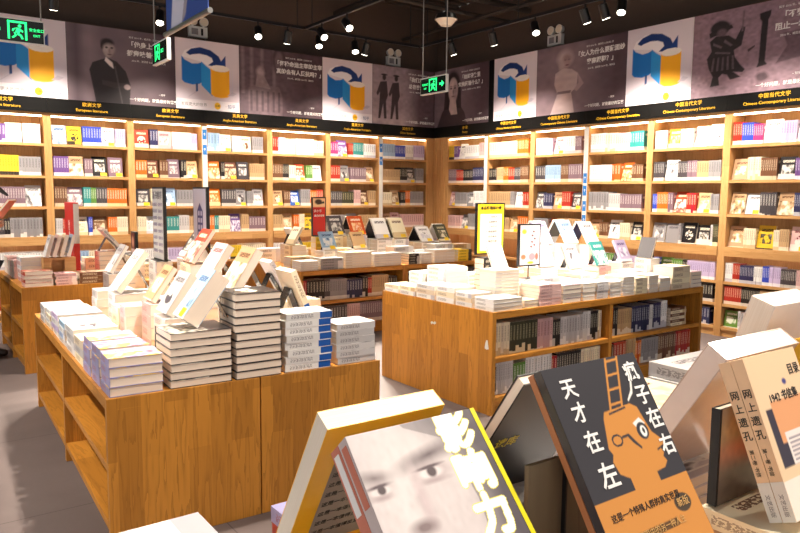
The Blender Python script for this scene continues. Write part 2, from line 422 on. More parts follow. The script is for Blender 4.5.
# ------------------------------------------------------------------ posters on the bulkhead
PZ0, PZ1 = 2.613, 3.512
def question_art():
    a = Art(110, 112, (226, 214, 222))
    a.grad(lambda u, v: np.clip((.62-v)*4, 0, 1)*.8, (206, 194, 206))
    a.poly([(.09, .74), (.14, .83), (.28, .895), (.5, .885), (.66, .81), (.72, .70), (.58, .60), (.41, .69)], (244, 238, 242))
    a.poly([(.09, .75), (.09, .41), (.13, .375), (.25, .355), (.36, .375), (.41, .41), (.41, .69), (.34, .665), (.25, .655), (.14, .70)], (16, 110, 192))
    a.poly([(.39, .70), (.39, .36), (.56, .21), (.56, .585), (.47, .64)], (34, 142, 214))
    a.poly([(.16, .80), (.24, .865), (.38, .90), (.54, .875), (.67, .80), (.72, .71), (.62, .64), (.50, .655), (.58, .715), (.56, .765), (.48, .795), (.37, .805), (.26, .785), (.22, .77)], (14, 48, 112))
    a.poly([(.64, .65), (.78, .82), (.78, .60)], (18, 56, 128))
    a.poly([(.54, .625), (.54, .24), (.60, .205), (.70, .195), (.80, .21), (.84, .235), (.84, .62), (.7, .58)], (248, 176, 22))
    a.ell(.69, .625, .15, .048, (244, 238, 230), .05)
    a.poly([(.30, .38), (.335, .38), (.335, .27), (.30, .25)], (30, 70, 130))
    a.poly([(.30, .26), (.33, .27), (.20, .18), (.18, .18)], (190, 178, 192))
    a.poly([(.88, .30), (.96, .28), (.90, .24), (.80, .235)], (186, 174, 188))
    a.poly([(0, 0), (1, 0), (1, .15), (0, .15)], (236, 228, 234))
    a.ell(.64, .075, .05, .052, (246, 190, 24), .06)
    return a
def portrait_man():
    a = Art(150, 106, (112, 96, 104))
    a.grad(lambda u, v: np.clip(1-np.abs(u-.2)*9, 0, 1), (142, 124, 132), .5)
    a.grad(lambda u, v: np.clip(1-np.abs(u-.08)*14, 0, 1), (80, 66, 74), .7)
    a.grad(lambda u, v: np.clip((u-.55)*2.4, 0, 1), (66, 50, 58), .8)
    a.poly([(.24, 0), (.22, .18), (.19, .42), (.22, .52), (.30, .57), (.36, .60), (.44, .56), (.52, .44), (.56, .26), (.55, 0)], (46, 40, 44))
    a.poly([(.34, .61), (.40, .54), (.41, .46), (.37, .50), (.33, .56)], (220, 208, 206))
    a.ell(.365, .715, .05, .108, (172, 154, 150), .15); a.ell(.358, .80, .058, .055, (40, 32, 36), .25); a.ell(.312, .755, .016, .05, (44, 36, 40), .3)
    a.ell(.372, .72, .045, .06, (184, 166, 162), .5)
    a.ell(.395, .68, .03, .08, (120, 100, 102), .4, op=.5)
    for du in (-.022, .026): a.ell(.372+du, .735, .013, .012, (50, 40, 44), .4)
    a.ell(.376, .645, .02, .008, (90, 66, 70), .4); a.ell(.376, .69, .008, .03, (140, 120, 120), .5)
    a.poly([(.30, .24), (.42, .20), (.54, .22), (.54, .28), (.42, .28), (.30, .30)], (60, 52, 56))
    a.ell(.53, .23, .03, .035, (170, 150, 150), .2)
    a.grad(lambda u, v: np.clip(1-np.abs(u-.42-(.5-v)*.12)*90, 0, 1)*(v < .5), (96, 86, 90), .6)
    return a.noise(.06, 3)
def interior_art():
    a = Art(140, 106, (92, 74, 82))
    for u in (.04, .14, .26, .4): a.grad(lambda U, V, u=u: np.clip(1-np.abs(U-u)*34, 0, 1)*(V > .3), (146, 126, 132), .6)
    a.ell(.46, .86, .08, .2, (52, 38, 46), .3); a.ell(.46, .84, .05, .15, (110, 92, 98), .3)
    a.poly([(.1, 0), (.1, .4), (.2, .46), (.46, .44), (.5, .3), (.5, 0)], (112, 94, 100), .8)
    for k in range(6): a.poly([(.12+k*.065, .05), (.145+k*.065, .05), (.145+k*.065, .36), (.12+k*.065, .36)], (60, 46, 54), .7)
    a.ell(.24, .64, .045, .08, (160, 140, 144), .4); a.poly([(.18, .42), (.2, .6), (.28, .6), (.36, .4)], (150, 132, 136), .7)
    a.grad(lambda u, v: np.clip((u-.52)*5, 0, 1), (74, 54, 62), .85)
    return a.noise(.12, 5, 30)
def walkers_art():
    a = Art(140, 106, (150, 132, 140))
    a.grad(lambda u, v: np.clip((.3-v)*4, 0, 1), (186, 168, 174), .8)
    a.grad(lambda u, v: np.clip((u-.5)*4, 0, 1), (84, 64, 72), .9)
    for c, s in ((.17, 1.0), (.36, 1.05)):
        a.ell(c+.01, .80, .028, .05, (52, 42, 48), .2); a.ell(c+.01, .845, .05, .016, (44, 36, 40), .2)
        a.poly([(c-.05, .72), (c+.05, .74), (c+.07, .5), (c+.04, .40), (c+.05, .1), (c+.01, .1), (c-.005, .36), (c-.05, .1), (c-.08, .1), (c-.06, .42)], (56, 46, 52))
        a.poly([(c-.05, .72), (c-.11, .52), (c-.09, .48), (c-.03, .6)], (62, 52, 58))
    return a.noise(.1, 8, 26)
def lady_art(hair=(44, 32, 36), skin=(204, 180, 176), cu=.36, pose=0):
    a = Art(130, 106, (124, 104, 112))
    a.grad(lambda u, v: np.clip((u-.5)*2.6, 0, 1), (70, 52, 60), .9)
    a.grad(lambda u, v: np.clip((.5-v)*1.6, 0, 1)*np.clip(1-u*2.4, 0, 1), (136, 116, 122), .6)
    if pose == 0:
        a.poly([(cu-.3, 0), (cu-.2, .26), (cu-.1, .4), (cu+.1, .4), (cu+.22, .22), (cu+.28, 0)], (66, 52, 58))
        a.ell(cu, .62, .15, .33, hair, .12); a.poly([(cu-.15, .6), (cu-.17, .3), (cu+.16, .3), (cu+.15, .6)], hair, .9)
        a.poly([(cu-.05, .5), (cu-.07, .3), (cu-.03, .2), (cu+.09, .2), (cu+.07, .34), (cu+.05, .5)], skin)
        a.ell(cu+.005, .62, .088, .215, skin, .1); a.ell(cu+.05, .58, .04, .15, (128, 104, 108), .5, op=.5)
        for d in (-.034, .038): a.ell(cu+d, .655, .02, .014, (70, 52, 56), .4); a.ell(cu+d, .69, .025, .007, (110, 88, 90), .6)
        a.ell(cu+.008, .59, .012, .05, (140, 116, 118), .5); a.ell(cu+.006, .515, .03, .009, (110, 76, 82), .5)
    else:
        a.ell(cu-.02, .80, .085, .115, (176, 156, 156), .4); a.ell(cu-.002, .765, .05, .095, (150, 124, 126), .3); a.ell(cu-.06, .70, .03, .09, (168, 148, 148), .5)
        for d in (-.018, .024): a.ell(cu+d, .775, .012, .008, (96, 74, 78), .7, op=.8)
        a.ell(cu+.004, .70, .02, .01, (96, 60, 66), .4)
        a.poly([(cu-.13, .6), (cu-.03, .66), (cu+.06, .63), (cu+.13, .56), (cu+.12, .36), (cu+.06, .3), (cu+.1, 0), (cu-.18, 0), (cu-.1, .3), (cu-.14, .44)], (186, 164, 164), .9)
        a.poly([(cu+.13, .56), (cu+.2, .4), (cu+.12, .3), (cu+.09, .34), (cu+.14, .42)], (160, 136, 138), .9)
        a.poly([(cu-.1, .33), (cu+.06, .33), (cu+.05, .29), (cu-.1, .29)], (110, 90, 96), .9)
    return a.noise(.08, 11, 20)
def warrior_art():
    a = Art(170, 106, (138, 112, 124))
    a.grad(lambda u, v: np.clip((.4-v), 0, 1), (170, 142, 154), 1)
    D = (40, 32, 36)
    a.ell(.235, .80, .085, .085, D, .12); a.poly([(.14, .76), (.33, .82), (.345, .78), (.15, .70)], D)
    a.ell(.25, .74, .04, .05, (96, 76, 84), .3)
    a.poly([(.15, .66), (.20, .71), (.31, .70), (.37, .64), (.42, .78), (.445, .76), (.42, .56), (.36, .52), (.37, .44), (.42, .34), (.46, .28), (.44, .25), (.36, .27), (.33, .24), (.27, .26), (.24, .22), (.25, .13), (.17, .12), (.19, .24), (.15, .34), (.13, .46), (.17, .54)], D)
    a.poly([(.31, .25), (.36, .27), (.43, .20), (.34, .18)], D)
    for k_ in range(5): a.poly([(.17+k_*.045, .30), (.19+k_*.045, .30), (.20+k_*.04, .46), (.185+k_*.04, .46)], (96, 78, 86), .8)
    for q_ in ([(.18, .64), (.26, .58), (.25, .56), (.18, .61)], [(.28, .66), (.35, .58), (.33, .57), (.27, .63)], [(.20, .53), (.33, .50), (.33, .48), (.20, .51)], [(.42, .95), (.435, .95), (.43, .72), (.415, .72)]): a.poly(q_, (104, 86, 94), .85)
    a.poly([(.555, .88), (.645, .90), (.64, .84), (.625, .80), (.615, .34), (.635, .30), (.55, .28), (.565, .33), (.575, .79), (.56, .82)], D)
    a.poly([(.74, .62), (.96, .64), (1, .4), (.9, .34), (.7, .3), (.78, .48)], (96, 74, 84), .8)
    a.poly([(.47, .5), (.53, .54), (.53, .52), (.48, .47)], D, .9); a.ell(.6, .17, .05, .05, D, .3, op=.7)
    return a.noise(.14, 13, 44)
Q_TXT = '知乎'
def poster(wall, a0, a1, art, lab, lines=None, tx=.68, small=True):
    if wall == 'back': o = Vector((a0, YB-.012, PZ0)); ex, nrm = X, -Y; W = a1-a0
    else: o = Vector((XR-.012, a0, PZ0)); ex, nrm = -Y, -X; W = a0-a1
    H = PZ1-PZ0
    root = empty('wall_poster'); root.matrix_world = Matrix.Translation(o)
    b = MB().prism([o+ex*.002, o+ex*(W-.002), o+ex*(W-.002)+Z*H, o+ex*.002+Z*H], -nrm*.012).build('backing_board', plain('board_edge', (90, 80, 86), .6) if lines else M_WHITE, root)
    b.matrix_world = Matrix.Identity(4)
    p = art.build('printed_picture', o+ex*.002+nrm*.001, ex, Z, W-.004, H, root); p.matrix_world = Matrix.Identity(4)
    def txt(s, u, v, size, mat, bold=0, al='CENTER'):
        lettering('lettering', s, size, mat, frame(o+ex*(W*u)+Z*(H*v)+nrm*.0026, ex, Z, nrm), root, bold, al)
    if lines:
        txt('知乎 2016 年，被浏览 1,258,402 次', tx, .905, .028, M_INKW)
        txt('「'+lines[0], tx, .81, .076, M_INKW, .03)
        txt(lines[1]+'」', tx+.02, .69, .076, M_INKW, .03)
        txt('2016 年，被回答 3,614 次，被关注', tx+.02, .595, .028, M_INKW)
        txt('一个好问题，就是最好的答案', .78, .07, .046, M_INKW, .015)
        txt('~ 知乎', .86, .16, .03, M_INKW)
    else:
        txt('发现更大的世界', .27, .072, .05, M_INKG); txt('日报', .64, .075, .032, M_INKK); txt('· '+Q_TXT, .85, .072, .058, plain('blue_grey_ink', (120, 130, 170), .5), .01)
    tag(root, lab, 'poster', 'row of posters above the bookcases')
poster('back', .92, 1.79, question_art(), 'pale question mark poster at the left end, partly behind the long exit sign')
poster('back', 1.79, 3.08, portrait_man(), 'dark poster of a suited man with folded arms', ['他身上的汗', '都意味着什么'], .72)
poster('back', 3.08, 3.95, question_art(), 'pale question mark poster right of the suited man poster')
poster('back', 3.95, 5.245, interior_art(), 'dark poster of an old hall interior with white headline', ['何种命运主宰的主宰', '真的会有人反抗吗？'], .70)
poster('back', 5.245, 6.123, question_art(), 'pale question mark poster right of the hall interior poster')
poster('back', 6.123, 7.335, walkers_art(), 'mauve poster of two walking men beside the corner', ['我们为什么', '总在奔走？'], .74)
poster('right', 9.222, 7.93, lady_art(), 'dark poster of a long haired woman beside the corner', ['她的微笑里', '究竟藏着什么？'], .68)
poster('right', 7.815, 6.965, question_art(), 'pale question mark poster right of the long haired woman poster')
poster('right', 6.965, 5.49, lady_art((210, 196, 190), cu=.36, pose=1), 'dark poster of a fair haired woman in a pale dress', ['女人为什么要戴面纱', '穿高跟鞋？'], .72)
poster('right', 5.49, 4.622, question_art(), 'large pale question mark poster left of the warrior poster')
poster('right', 4.622, 3.30, warrior_art(), 'mauve poster of an armoured warrior and a stone pillar', ['不费兵器', '阻止一场战争'], .86)
struct(MB().box((XR-.006, 7.817, PZ0), (XR, 7.928, PZ1)).build('trim_3', M_SIGN))
struct(MB().box((X0, YB, 2.46), (XR+.29, YB+.28, 3.52)).build('wall_back_bulkhead', M_WALL))
struct(MB().box((XR, Y0, 2.46), (XR+.28, YB, 3.52)).build('wall_right_bulkhead', M_WALL))

# ------------------------------------------------------------------ books on the shelves
# S<n> word = n copies spine out, F word = face out, with the picture style after '/'
SHELF = {
 ('back', -1): ['F white/3,S3 purple,F white/1,S3 white', 'S3 pink,F dark grey/1,S5 yellow,S4 grey', 'S2 blue,F blue/2,S7 pink,F light grey/2', 'F white/2,S6 grey,S1 black,S9 light grey'],
 ('back', 0): ['F light blue/2,F yellow/3,S7 blue,F white/3,S5 lilac', 'S4 purple,F tan/2,S2 mauve,F black/1,F mauve/1', 'S5 brown,F pink/2,S3 teal,S3 green,S4 grey,S8 orange', 'S4 light grey,S3 red,S2 white,F cream/1,S2 blue,F tan/1,S4 orange,S6 cream'],
 ('back', 1): ['F red/3,S2 navy,F pink/1,S9 white,S3 lilac', 'S3 orange,F tan/1,S2 brown,F mauve/1,S2 black,F tan/1', 'F dark grey/1,S3 cream,F light blue/1,S6 grey', 'S3 cream,F white/1,S5 teal,S4 white,S4 tan'],
 ('back', 2): ['S3 light blue,F white/1,S3 white,F cream/3,S5 grey', 'F orange/2,S2 black,F brown/2,F dark grey/1,S8 tan', 'F orange/1,S6 grey,F light grey/3,S3 grey,F light grey/1', 'S2 orange,S2 teal,S5 cream,F purple/2,S4 tan,S6 mauve'],
 ('back', 3): ['S3 red,S4 lilac,F white/1,S7 white,S4 cream', 'S5 brown,S2 black,S2 cream,F red/1,S4 green,F light grey/1', 'F cream/3,S2 brown,F blue/1,S4 grey,S3 orange,S3 red', 'S4 cream,F tan/1,S3 orange,S4 cream,F yellow/1,S5 tan'],
 ('back', 4): ['S3 magenta,F purple/2,S2 red,S5 teal,S5 white', 'S3 red,F light grey/3,S6 pink,F tan/1', 'S5 grey,S4 olive,S4 pink,F brown/1,S3 cream', 'S7 grey,F light grey/1,S5 cream'],
 ('back', 5): ['S5 light blue,S4 blue,S4 white,S5 lilac', 'S8 tan,S3 black,F dark grey/1,S3 grey', 'S3 cream,F tan/1,S2 black,S2 orange,S8 grey', 'F tan/2,F pink/2,S8 pink'],
 ('right', 0): ['S3 yellow,S3 purple,F white/1,S8 white,S3 pink', 'S5 pink,S3 red,S4 black,S5 navy', 'F pink/1,S4 grey,F grey/1,S5 white', 'S5 pink,F light grey/2,S6 grey'],
 ('right', 1): ['S14 cream,S6 orange', 'S3 black,S5 tan,S3 orange,S3 red,S4 dark grey,S6 tan', 'S12 cream,S3 grey,F white/1,S3 red', 'S6 pink,S6 tan,F cream/1,S5 orange'],
 ('right', 2): ['S7 white,S3 lilac,F pink/1,S5 white,S4 mauve', 'S4 grey,S9 light blue,S4 brown,S6 mauve', 'F grey/2,S4 navy,F tan/1,S4 red,F dark grey/1', 'S5 grey,F orange/1,S7 cream'],
 ('right', 3): ['S6 white,S4 cream,S5 pink,S5 teal', 'S8 white,S3 orange,F orange/2,S5 tan', 'S8 grey,S5 white,S9 mauve', 'F tan/1,S3 brown,F white/3,S4 cream,F black/1'],
 ('right', 4): ['S8 white,F orange/1,S7 white,F pink/1,F white/3', 'S6 dark grey,F light grey/1,S6 grey,S5 pink,S5 tan,S5 light grey', 'S3 blue,S7 orange,S2 pink,F red/2,S4 red,F cream/1,S4 grey', 'F light grey/1,F light grey/0,S3 grey,F black/3,F black/1,S2 white,S5 olive'],
 ('right', 5): ['S4 red,S5 blue,S5 magenta,F white/1,S6 lilac,F white/3', 'F tan/1,S5 cream,S8 tan,F black/1,S8 purple', 'F cream/2,F white/1,S6 dark grey,F tan/2,S8 navy', 'F tan/1,S6 cream,F yellow/1,S3 cream,S5 tan,F pink/3'],
}
LOWER = {
 ('back', -1): ['S4 purple,S22 white', 'S20 orange', 'S16 red'],
 ('back', 0): ['S8 light blue,S16 cream', '', ''],
 ('back', 1): ['S14 white,S10 lilac', '', ''], ('back', 2): ['S5 cream,S4 lilac,S6 yellow,S12 cream', '', ''], ('back', 3): ['S10 white,S8 yellow,S6 cream', '', ''], ('back', 4): ['S12 white,S12 cream', '', ''], ('right', 2): ['S12 lilac,S12 white', '', ''],
 ('right', 3): ['S4 blue,F light grey/1,S3 green,S12 lilac', '', ''],
 ('right', 4): ['S5 blue,F green/1,S5 green,S3 black,S14 lilac', 'S9 olive,S14 black', 'S14 navy'],
 ('right', 5): ['S4 white,S4 red,S9 navy,S4 white,S4 blue,S6 lilac,S9 dark grey,S5 pink', 'S8 red,S10 black,S8 tan,F yellow/1,S5 cream', 'F green/1,S8 light grey,S6 navy,S6 cream'],
}
SPINES = []      # (apparent size, builder args) of every spine-out book; the largest become objects of their own
FACES = []
def word_seen(w):
    w = w.replace(' plain', '').replace(' ended', '')
    return {'light grey': 'pale grey', 'dark grey': 'dark grey'}.get(w, w)
def fill(tokens, o, ex, into, W, ceil_h, where, hmax=.242, hmin=.205, face_h=.24, tag_rate=.3, facelean=13, r=rng):
    """o: left front corner of the shelf top; ex along the shelf, into = towards its back"""
    toks = []
    for tk in tokens.split(','):
        if not tk: continue
        head, word = tk.split(' ', 1); sty = 1
        if '/' in word: word, sty = word.split('/'); sty = int(sty)
        if head[0] == 'S': toks.append(['S', int(head[1:]), word, r.uniform(.014, .024), r.uniform(hmin, hmax)])
        else: toks.append(['F', 1, word, r.uniform(.15, .176), face_h*r.uniform(.92, 1.04), sty])
    if not toks: return
    tot = sum(t[1]*(t[3]+.0008) if t[0] == 'S' else t[3]+.012 for t in toks)
    ft = sum(t[3]+.012 for t in toks if t[0] == 'F'); stt = tot-ft
    k = min(1.75, (W-.03-ft)/stt) if stt > 0 else 1
    if stt > 0 and k < .45: k = .45
    left = W-.03-ft-stt*k; sw = [t for t in toks if t[0] == 'S']
    if sw and left > .03:
        for _q in range(60):
            q_ = sw[_q % len(sw)]
            if left < q_[3]*k+.0008: break
            q_[1] += 1; left -= q_[3]*k+.0008
    x = .012; n = 0
    for t in toks:
        if t[0] == 'S':
            th = t[3]*k; w = t[4]*r.uniform(.66, .70)
            w = min(w, .175)
            for _ in range(t[1]):
                n += 1
                if x+th > W-.004: break
                p = o+ex*x+into*(.016+r.uniform(0, .006))+Z*.0005
                mw = frame(p, into, Z, into.cross(Z))
                if mw.to_3x3().col[2].dot(ex) < 0: mw = frame(p+ex*th, into, Z, into.cross(Z))
                c = pj(p+Z*.1); vis = -20 < c[0] < 830
                SPINES.append(((th*t[4]/c[2]**2) if vis else 0, w, t[4], th, t[2], mw, n, where)); x += th+.0008
        else:
            n += 1; w, h = t[3], t[4]
            if x+w > W-.004: continue
            a = R(r.uniform(facelean-3, facelean+3)); th = r.uniform(.014, .026)
            up = (into*math.sin(a)+Z*math.cos(a)); nz = ex.cross(up)
            p = o+ex*(x+.003)+into*(.03+th)+Z*.001
            # the lowest edge is the back board's tail when leaning back
            FACES.append((w, h, th, t[2], t[5], frame(p, ex, up, nz), n, where, r.random() < tag_rate)); x += w+.012
DEEP = {'white': 'light grey', 'light grey': 'grey', 'cream': 'tan', 'grey': 'dark grey', 'pink': 'mauve', 'tan': 'brown'}
r2 = random.Random(3)
for (wall, i), rows in SHELF.items():
    for k, tk in enumerate(rows):
        if k:
            o_ = []
            for q in tk.split(','):
                hd, wd = q.split(' ', 1); st = ''
                if '/' in wd: wd, st = wd.split('/'); st = '/'+st
                if wd in DEEP and r2.random() < .5: wd = DEEP[wd]
                o_.append(hd+' '+wd+st)
            tk = ','.join(o_)
        z = ([*SH_UP, LEDGE])[k]
        if wall == 'back': o = Vector((1.5522+BAY*i+.04, YB, z)); ex, into = X, Y
        else: o = Vector((XR, 8.9164-BAY*i-.04, z)); ex, into = -Y, X
        fill(tk, o, ex, into, BAY-.081, .32, (ORD[k+1], 'shelf', ORD[6-i] if wall == 'back' else ORD[i+1], wall))
for (wall, i), rows in LOWER.items():
    for k, tk in enumerate(rows):
        z = SH_LO[k]
        if wall == 'back': o = Vector((1.5522+BAY*i+.04, YB, z)); ex, into = X, Y
        else: o = Vector((XR, 8.9164-BAY*i-.04, z)); ex, into = -Y, X
        fill(tk, o, ex, into, BAY-.081, .22, (ORD[k+1], 'low shelf', ORD[6-i] if wall == 'back' else ORD[i+1], wall), hmax=.205, hmin=.185, face_h=.2)

# ------------------------------------------------------------------ display tables
def table(name_label, x0, x1, y0, y1, H, open_sides, cells, mid, shelf_z, group='wooden display tables'):
    """cabinet table: open_sides among '-x','+x','-y','+y' (one); cells: number of bays along the open side"""
    root = empty('display_table'); root.matrix_world = Matrix.Identity(4)
    def part(mb, name, ax, bev=.002): return mb.build(name, MW[ax], root, bevel=bev)
    t = .036; tt = .05
    along = 'X' if open_sides in ('-y', '+y') else 'Y'
    part(MB().box((x0+t+.0005, y0+(.0 if along == 'X' else t+.0005), H-tt), (x1-(t+.0005), y1-(0 if along == 'X' else t+.0005), H)) if along == 'X' else
         MB().box((x0, y0+t+.0005, H-tt), (x1, y1-t-.0005, H)), 'table_top', along)
    if along == 'X':
        part(MB().box((x0, y0, 0), (x0+t, y1, H)), 'end_panel', 'Z'); part(MB().box((x1-t, y0, 0), (x1, y1, H)), 'end_panel', 'Z')
        yb0, yb1 = (y1-.02, y1-.001) if open_sides == '-y' else (y0+.001, y0+.02)
        part(MB().box((x0+t+.001, yb0, .1), (x1-t-.001, yb1, H-tt-.001)), 'back_panel', 'X')
        ya, yb = (y0+.004, y1-.021) if open_sides == '-y' else (y0+.021, y1-.004)
        for k in range(1, cells):
            c = x0+(x1-x0)*k/cells; part(MB().box((c-t/2, ya-.002, .0), (c+t/2, yb, H-tt-.001)), 'divider', 'Z')
        for k in range(cells):
            a = x0+(x1-x0)*k/cells+(t if k == 0 else t/2)+.001; b = x0+(x1-x0)*(k+1)/cells-(t if k == cells-1 else t/2)-.001
            for z in shelf_z: part(MB().box((a, ya, z-.035), (b, yb, z)), 'shelf', 'X')
            part(MB().box((a, ya+.03, 0), (b, ya+.05, shelf_z[-1]-.036)), 'plinth', 'X')
    else:
        part(MB().box((x0, y0, 0), (x1, y0+t, H)), 'end_panel', 'Z'); part(MB().box((x0, y1-t, 0), (x1, y1, H)), 'end_panel', 'Z')
        xb0, xb1 = (x1-.02, x1-.001) if open_sides == '-x' else (x0+.001, x0+.02)
        part(MB().box((xb0, y0+t+.001, .1), (xb1, y1-t-.001, H-tt-.001)), 'back_panel', 'Y')
        xa, xb = (x0+.004, x1-.021) if open_sides == '-x' else (x0+.021, x1-.004)
        for k in range(1, cells):
            c = y0+(y1-y0)*k/cells; part(MB().box((xa-.002, c-t/2, 0), (xb, c+t/2, H-tt-.001)), 'divider', 'Z')
        for k in range(cells):
            a = y0+(y1-y0)*k/cells+(t if k == 0 else t/2)+.001; b = y0+(y1-y0)*(k+1)/cells-(t if k == cells-1 else t/2)-.001
            for z in shelf_z: part(MB().box((xa, a, z-.035), (xb, b, z)), 'shelf', 'Y')
            px0, px1 = (xa+.03, xa+.05) if open_sides == '-x' else (xb-.05, xb-.03)
            part(MB().box((px0, a, 0), (px1, b, shelf_z[-1]-.036)), 'plinth', 'Y')
    tag(root, name_label, 'table', group)
    return root
H1, H2 = .67, .73
T1 = (.69, 2.06, 3.04, 5.5); T2 = (3.31, 5.885, 3.485, 4.825); T3 = (3.38, 5.98, 6.42, 7.72); T4 = (.85, 2.15, 6.52, 8.0); T5 = (.2, 2.45, .2, 1.075); H5 = .90
t_a = table('low wooden table nearest the left, open shelves facing left', .69, 1.371, 3.04, 5.5, H1, '-x', 2, 0, [.375, .11])
t_b = table('low wooden table with plain front panel carrying blue and white spined stacks', 1.377, 2.038, 3.04, 5.5, H1, '+x', 2, 0, [.375, .11])
t_c = table('long wooden table with book filled shelves, under the yellow framed sign', 3.31, 5.885, 3.485, 4.154, H2, '-y', 2, 0, [.405, .125])
table('rear wooden half of the long table, facing the right wall bookcases', 3.31, 5.885, 4.156, 4.825, H2, '+y', 2, 0, [.405, .125])
table('wooden table by the back wall with dark books on its shelf', 3.38, 4.719, 6.42, 7.72, H2, '-y', 1, 0, [.40, .12])
table('wooden table nearest the corner, mostly behind the long table', 4.721, 5.98, 6.42, 7.72, H2, '-y', 1, 0, [.40, .12])
table('small wooden table at the far left with a red sign on it', .85, 2.15, 6.52, 8.0, H2, '-x', 2, 0, [.40, .12])
table('tall wooden table carrying the large books closest to the viewer', .2, 2.45, .2, 1.075, H5, '-y', 3, 0, [.5, .12])

for nm_, py_, pz_, pts_ in (('sticker', 4.17, .56, [(0, 0), (.02, .012), (.035, .004), (.055, .016), (.07, .002), (.05, -.01), (.03, -.004), (.012, -.014)]), ('sticker', 3.56, .50, [(0, -.03), (.008, .01), (.016, .03), (.03, .03), (.034, .005), (.042, -.03), (.02, -.036)])):
    k = MB().prism([(3.3094, py_-a_, pz_+b_) for a_, b_ in pts_], (-.0008, 0, 0)).build(nm_, M_WHITE, t_c)

ROTT = Matrix.Translation((.69, 3.04, 0)) @ Matrix.Rotation(R(-2.3), 4, 'Z') @ Matrix.Translation((-.69, -3.04, 0))
t_a.matrix_world = ROTT; t_b.matrix_world = ROTT
def tshelf(tk, x0, x1, y0, z, where): fill(tk, Vector((x0, y0+.03, z)), X, Y, x1-x0, .25, where, hmax=.235, hmin=.2)
tshelf('S6 cream,S9 olive,S5 pink,S3 black,S8 light grey,S3 white,S4 black,S2 cream', 3.35, 4.575, 3.49, .405, ('upper', 'shelf', 'left', 'long'))
tshelf('S2 black,S8 light grey,S4 green,S9 white,S2 red,S10 black,S10 cream', 3.35, 4.575, 3.49, .125, ('lower', 'shelf', 'left', 'long'))
tshelf('S3 red,S2 black,S8 tan,S9 navy,S2 white,S5 navy,S3 white', 4.62, 5.45, 3.49, .405, ('upper', 'shelf', 'right', 'long'))
tshelf('S3 brown,S4 red,S5 tan,S3 orange,S7 grey,S8 brown,S8 red', 4.62, 5.84, 3.49, .125, ('lower', 'shelf', 'right', 'long'))
tshelf('S2 red,S6 black,S3 dark grey,S9 grey,S6 navy,S2 black,S2 red,S8 tan,S4 black', 3.42, 4.68, 6.425, .40, ('upper', 'shelf', 'first', 'rear'))
tshelf('S16 dark grey,S6 pink,S18 mauve', 3.42, 4.68, 6.425, .12, ('lower', 'shelf', 'first', 'rear'))
tshelf('S5 black,S8 dark grey', 4.76, 5.93, 6.425, .40, ('upper', 'shelf', 'second', 'rear'))

SPINES.sort(key=lambda s: -s[0])
def place_of(w):
    k, what, bay, wall = w
    if wall == 'long': return '%s shelf of the long table, %s bay' % (k, bay)
    if wall == 'rear': return '%s shelf of the back table, %s unit' % (k, bay)
    return ('%s %s, %s bay, %s wall' if what == 'low shelf' else '%s %s, %s bay from corner, %s wall') % (k, what, bay, wall)
rest = [MB(), {}]
for q, (a, w, h, th, word, mw, n, where) in enumerate(SPINES):
    if q < 292:
        o = mk_book('shelved_book', w, h, th, cover(word), mw, parts=False)
        tag(o, '%s spine, %s from left, %s' % (word_seen(word), ORD[n], place_of(where)), 'book', 'books standing spine out on the shelves')
    else:
        rest[1].setdefault(word, []).append((w, h, th, mw))
# the remaining, smallest spines: one object
vs, fs, uvs, mi, mats = [], [], [], [], [M_PAGE]
for word, lst in rest[1].items():
    mats.append(cover(word)); m = len(mats)-1
    for (w, h, th, mw) in lst:
        v, f, uv = book_geo(w, h, th); p = page_geo(w, h, th); b = len(vs)
        vs += [mw @ Vector(c) for c in v]; fs += [tuple(b+i for i in q) for q in f]; uvs += uv; mi += [m]*len(f)
        b = len(vs); vs += [mw @ Vector(c) for c in p.v]; fs += [tuple(b+i for i in q) for q in p.f]; uvs += [(1.5, .5)]*24; mi += [0]*6
me = bpy.data.meshes.new('shelf_rows'); me.from_pydata([tuple(v) for v in vs], [], fs)
l = me.uv_layers.new(name='UVMap'); l.data.foreach_set('uv', [c for p in uvs for c in p])
for m in mats: me.materials.append(m)
me.polygons.foreach_set('material_index', mi)
o = bpy.data.objects.new('shelved_books', me); COL.objects.link(o)
tag(o, 'rows of thin book spines packed on the far wall shelves', 'books', kind='stuff')
M_TAG = plain('yellow_price_tag', (246, 206, 40), .5)
for (w, h, th, word, sty, mw, n, where, tg) in FACES:
    o = mk_book('face_out_book', w, h, th, cover(word, sty), mw, parts=False)
    tag(o, '%s cover facing out, %s from left, %s' % (word_seen(word), ORD[n], place_of(where)), 'book', 'books shown cover out on the shelves')
    if tg:
        k = MB().box((w*.52, .004, th+.0004), (w*.95, .045, th+.002)).build('price_tag', M_TAG, o)
        k.matrix_parent_inverse = Matrix.Identity(4)

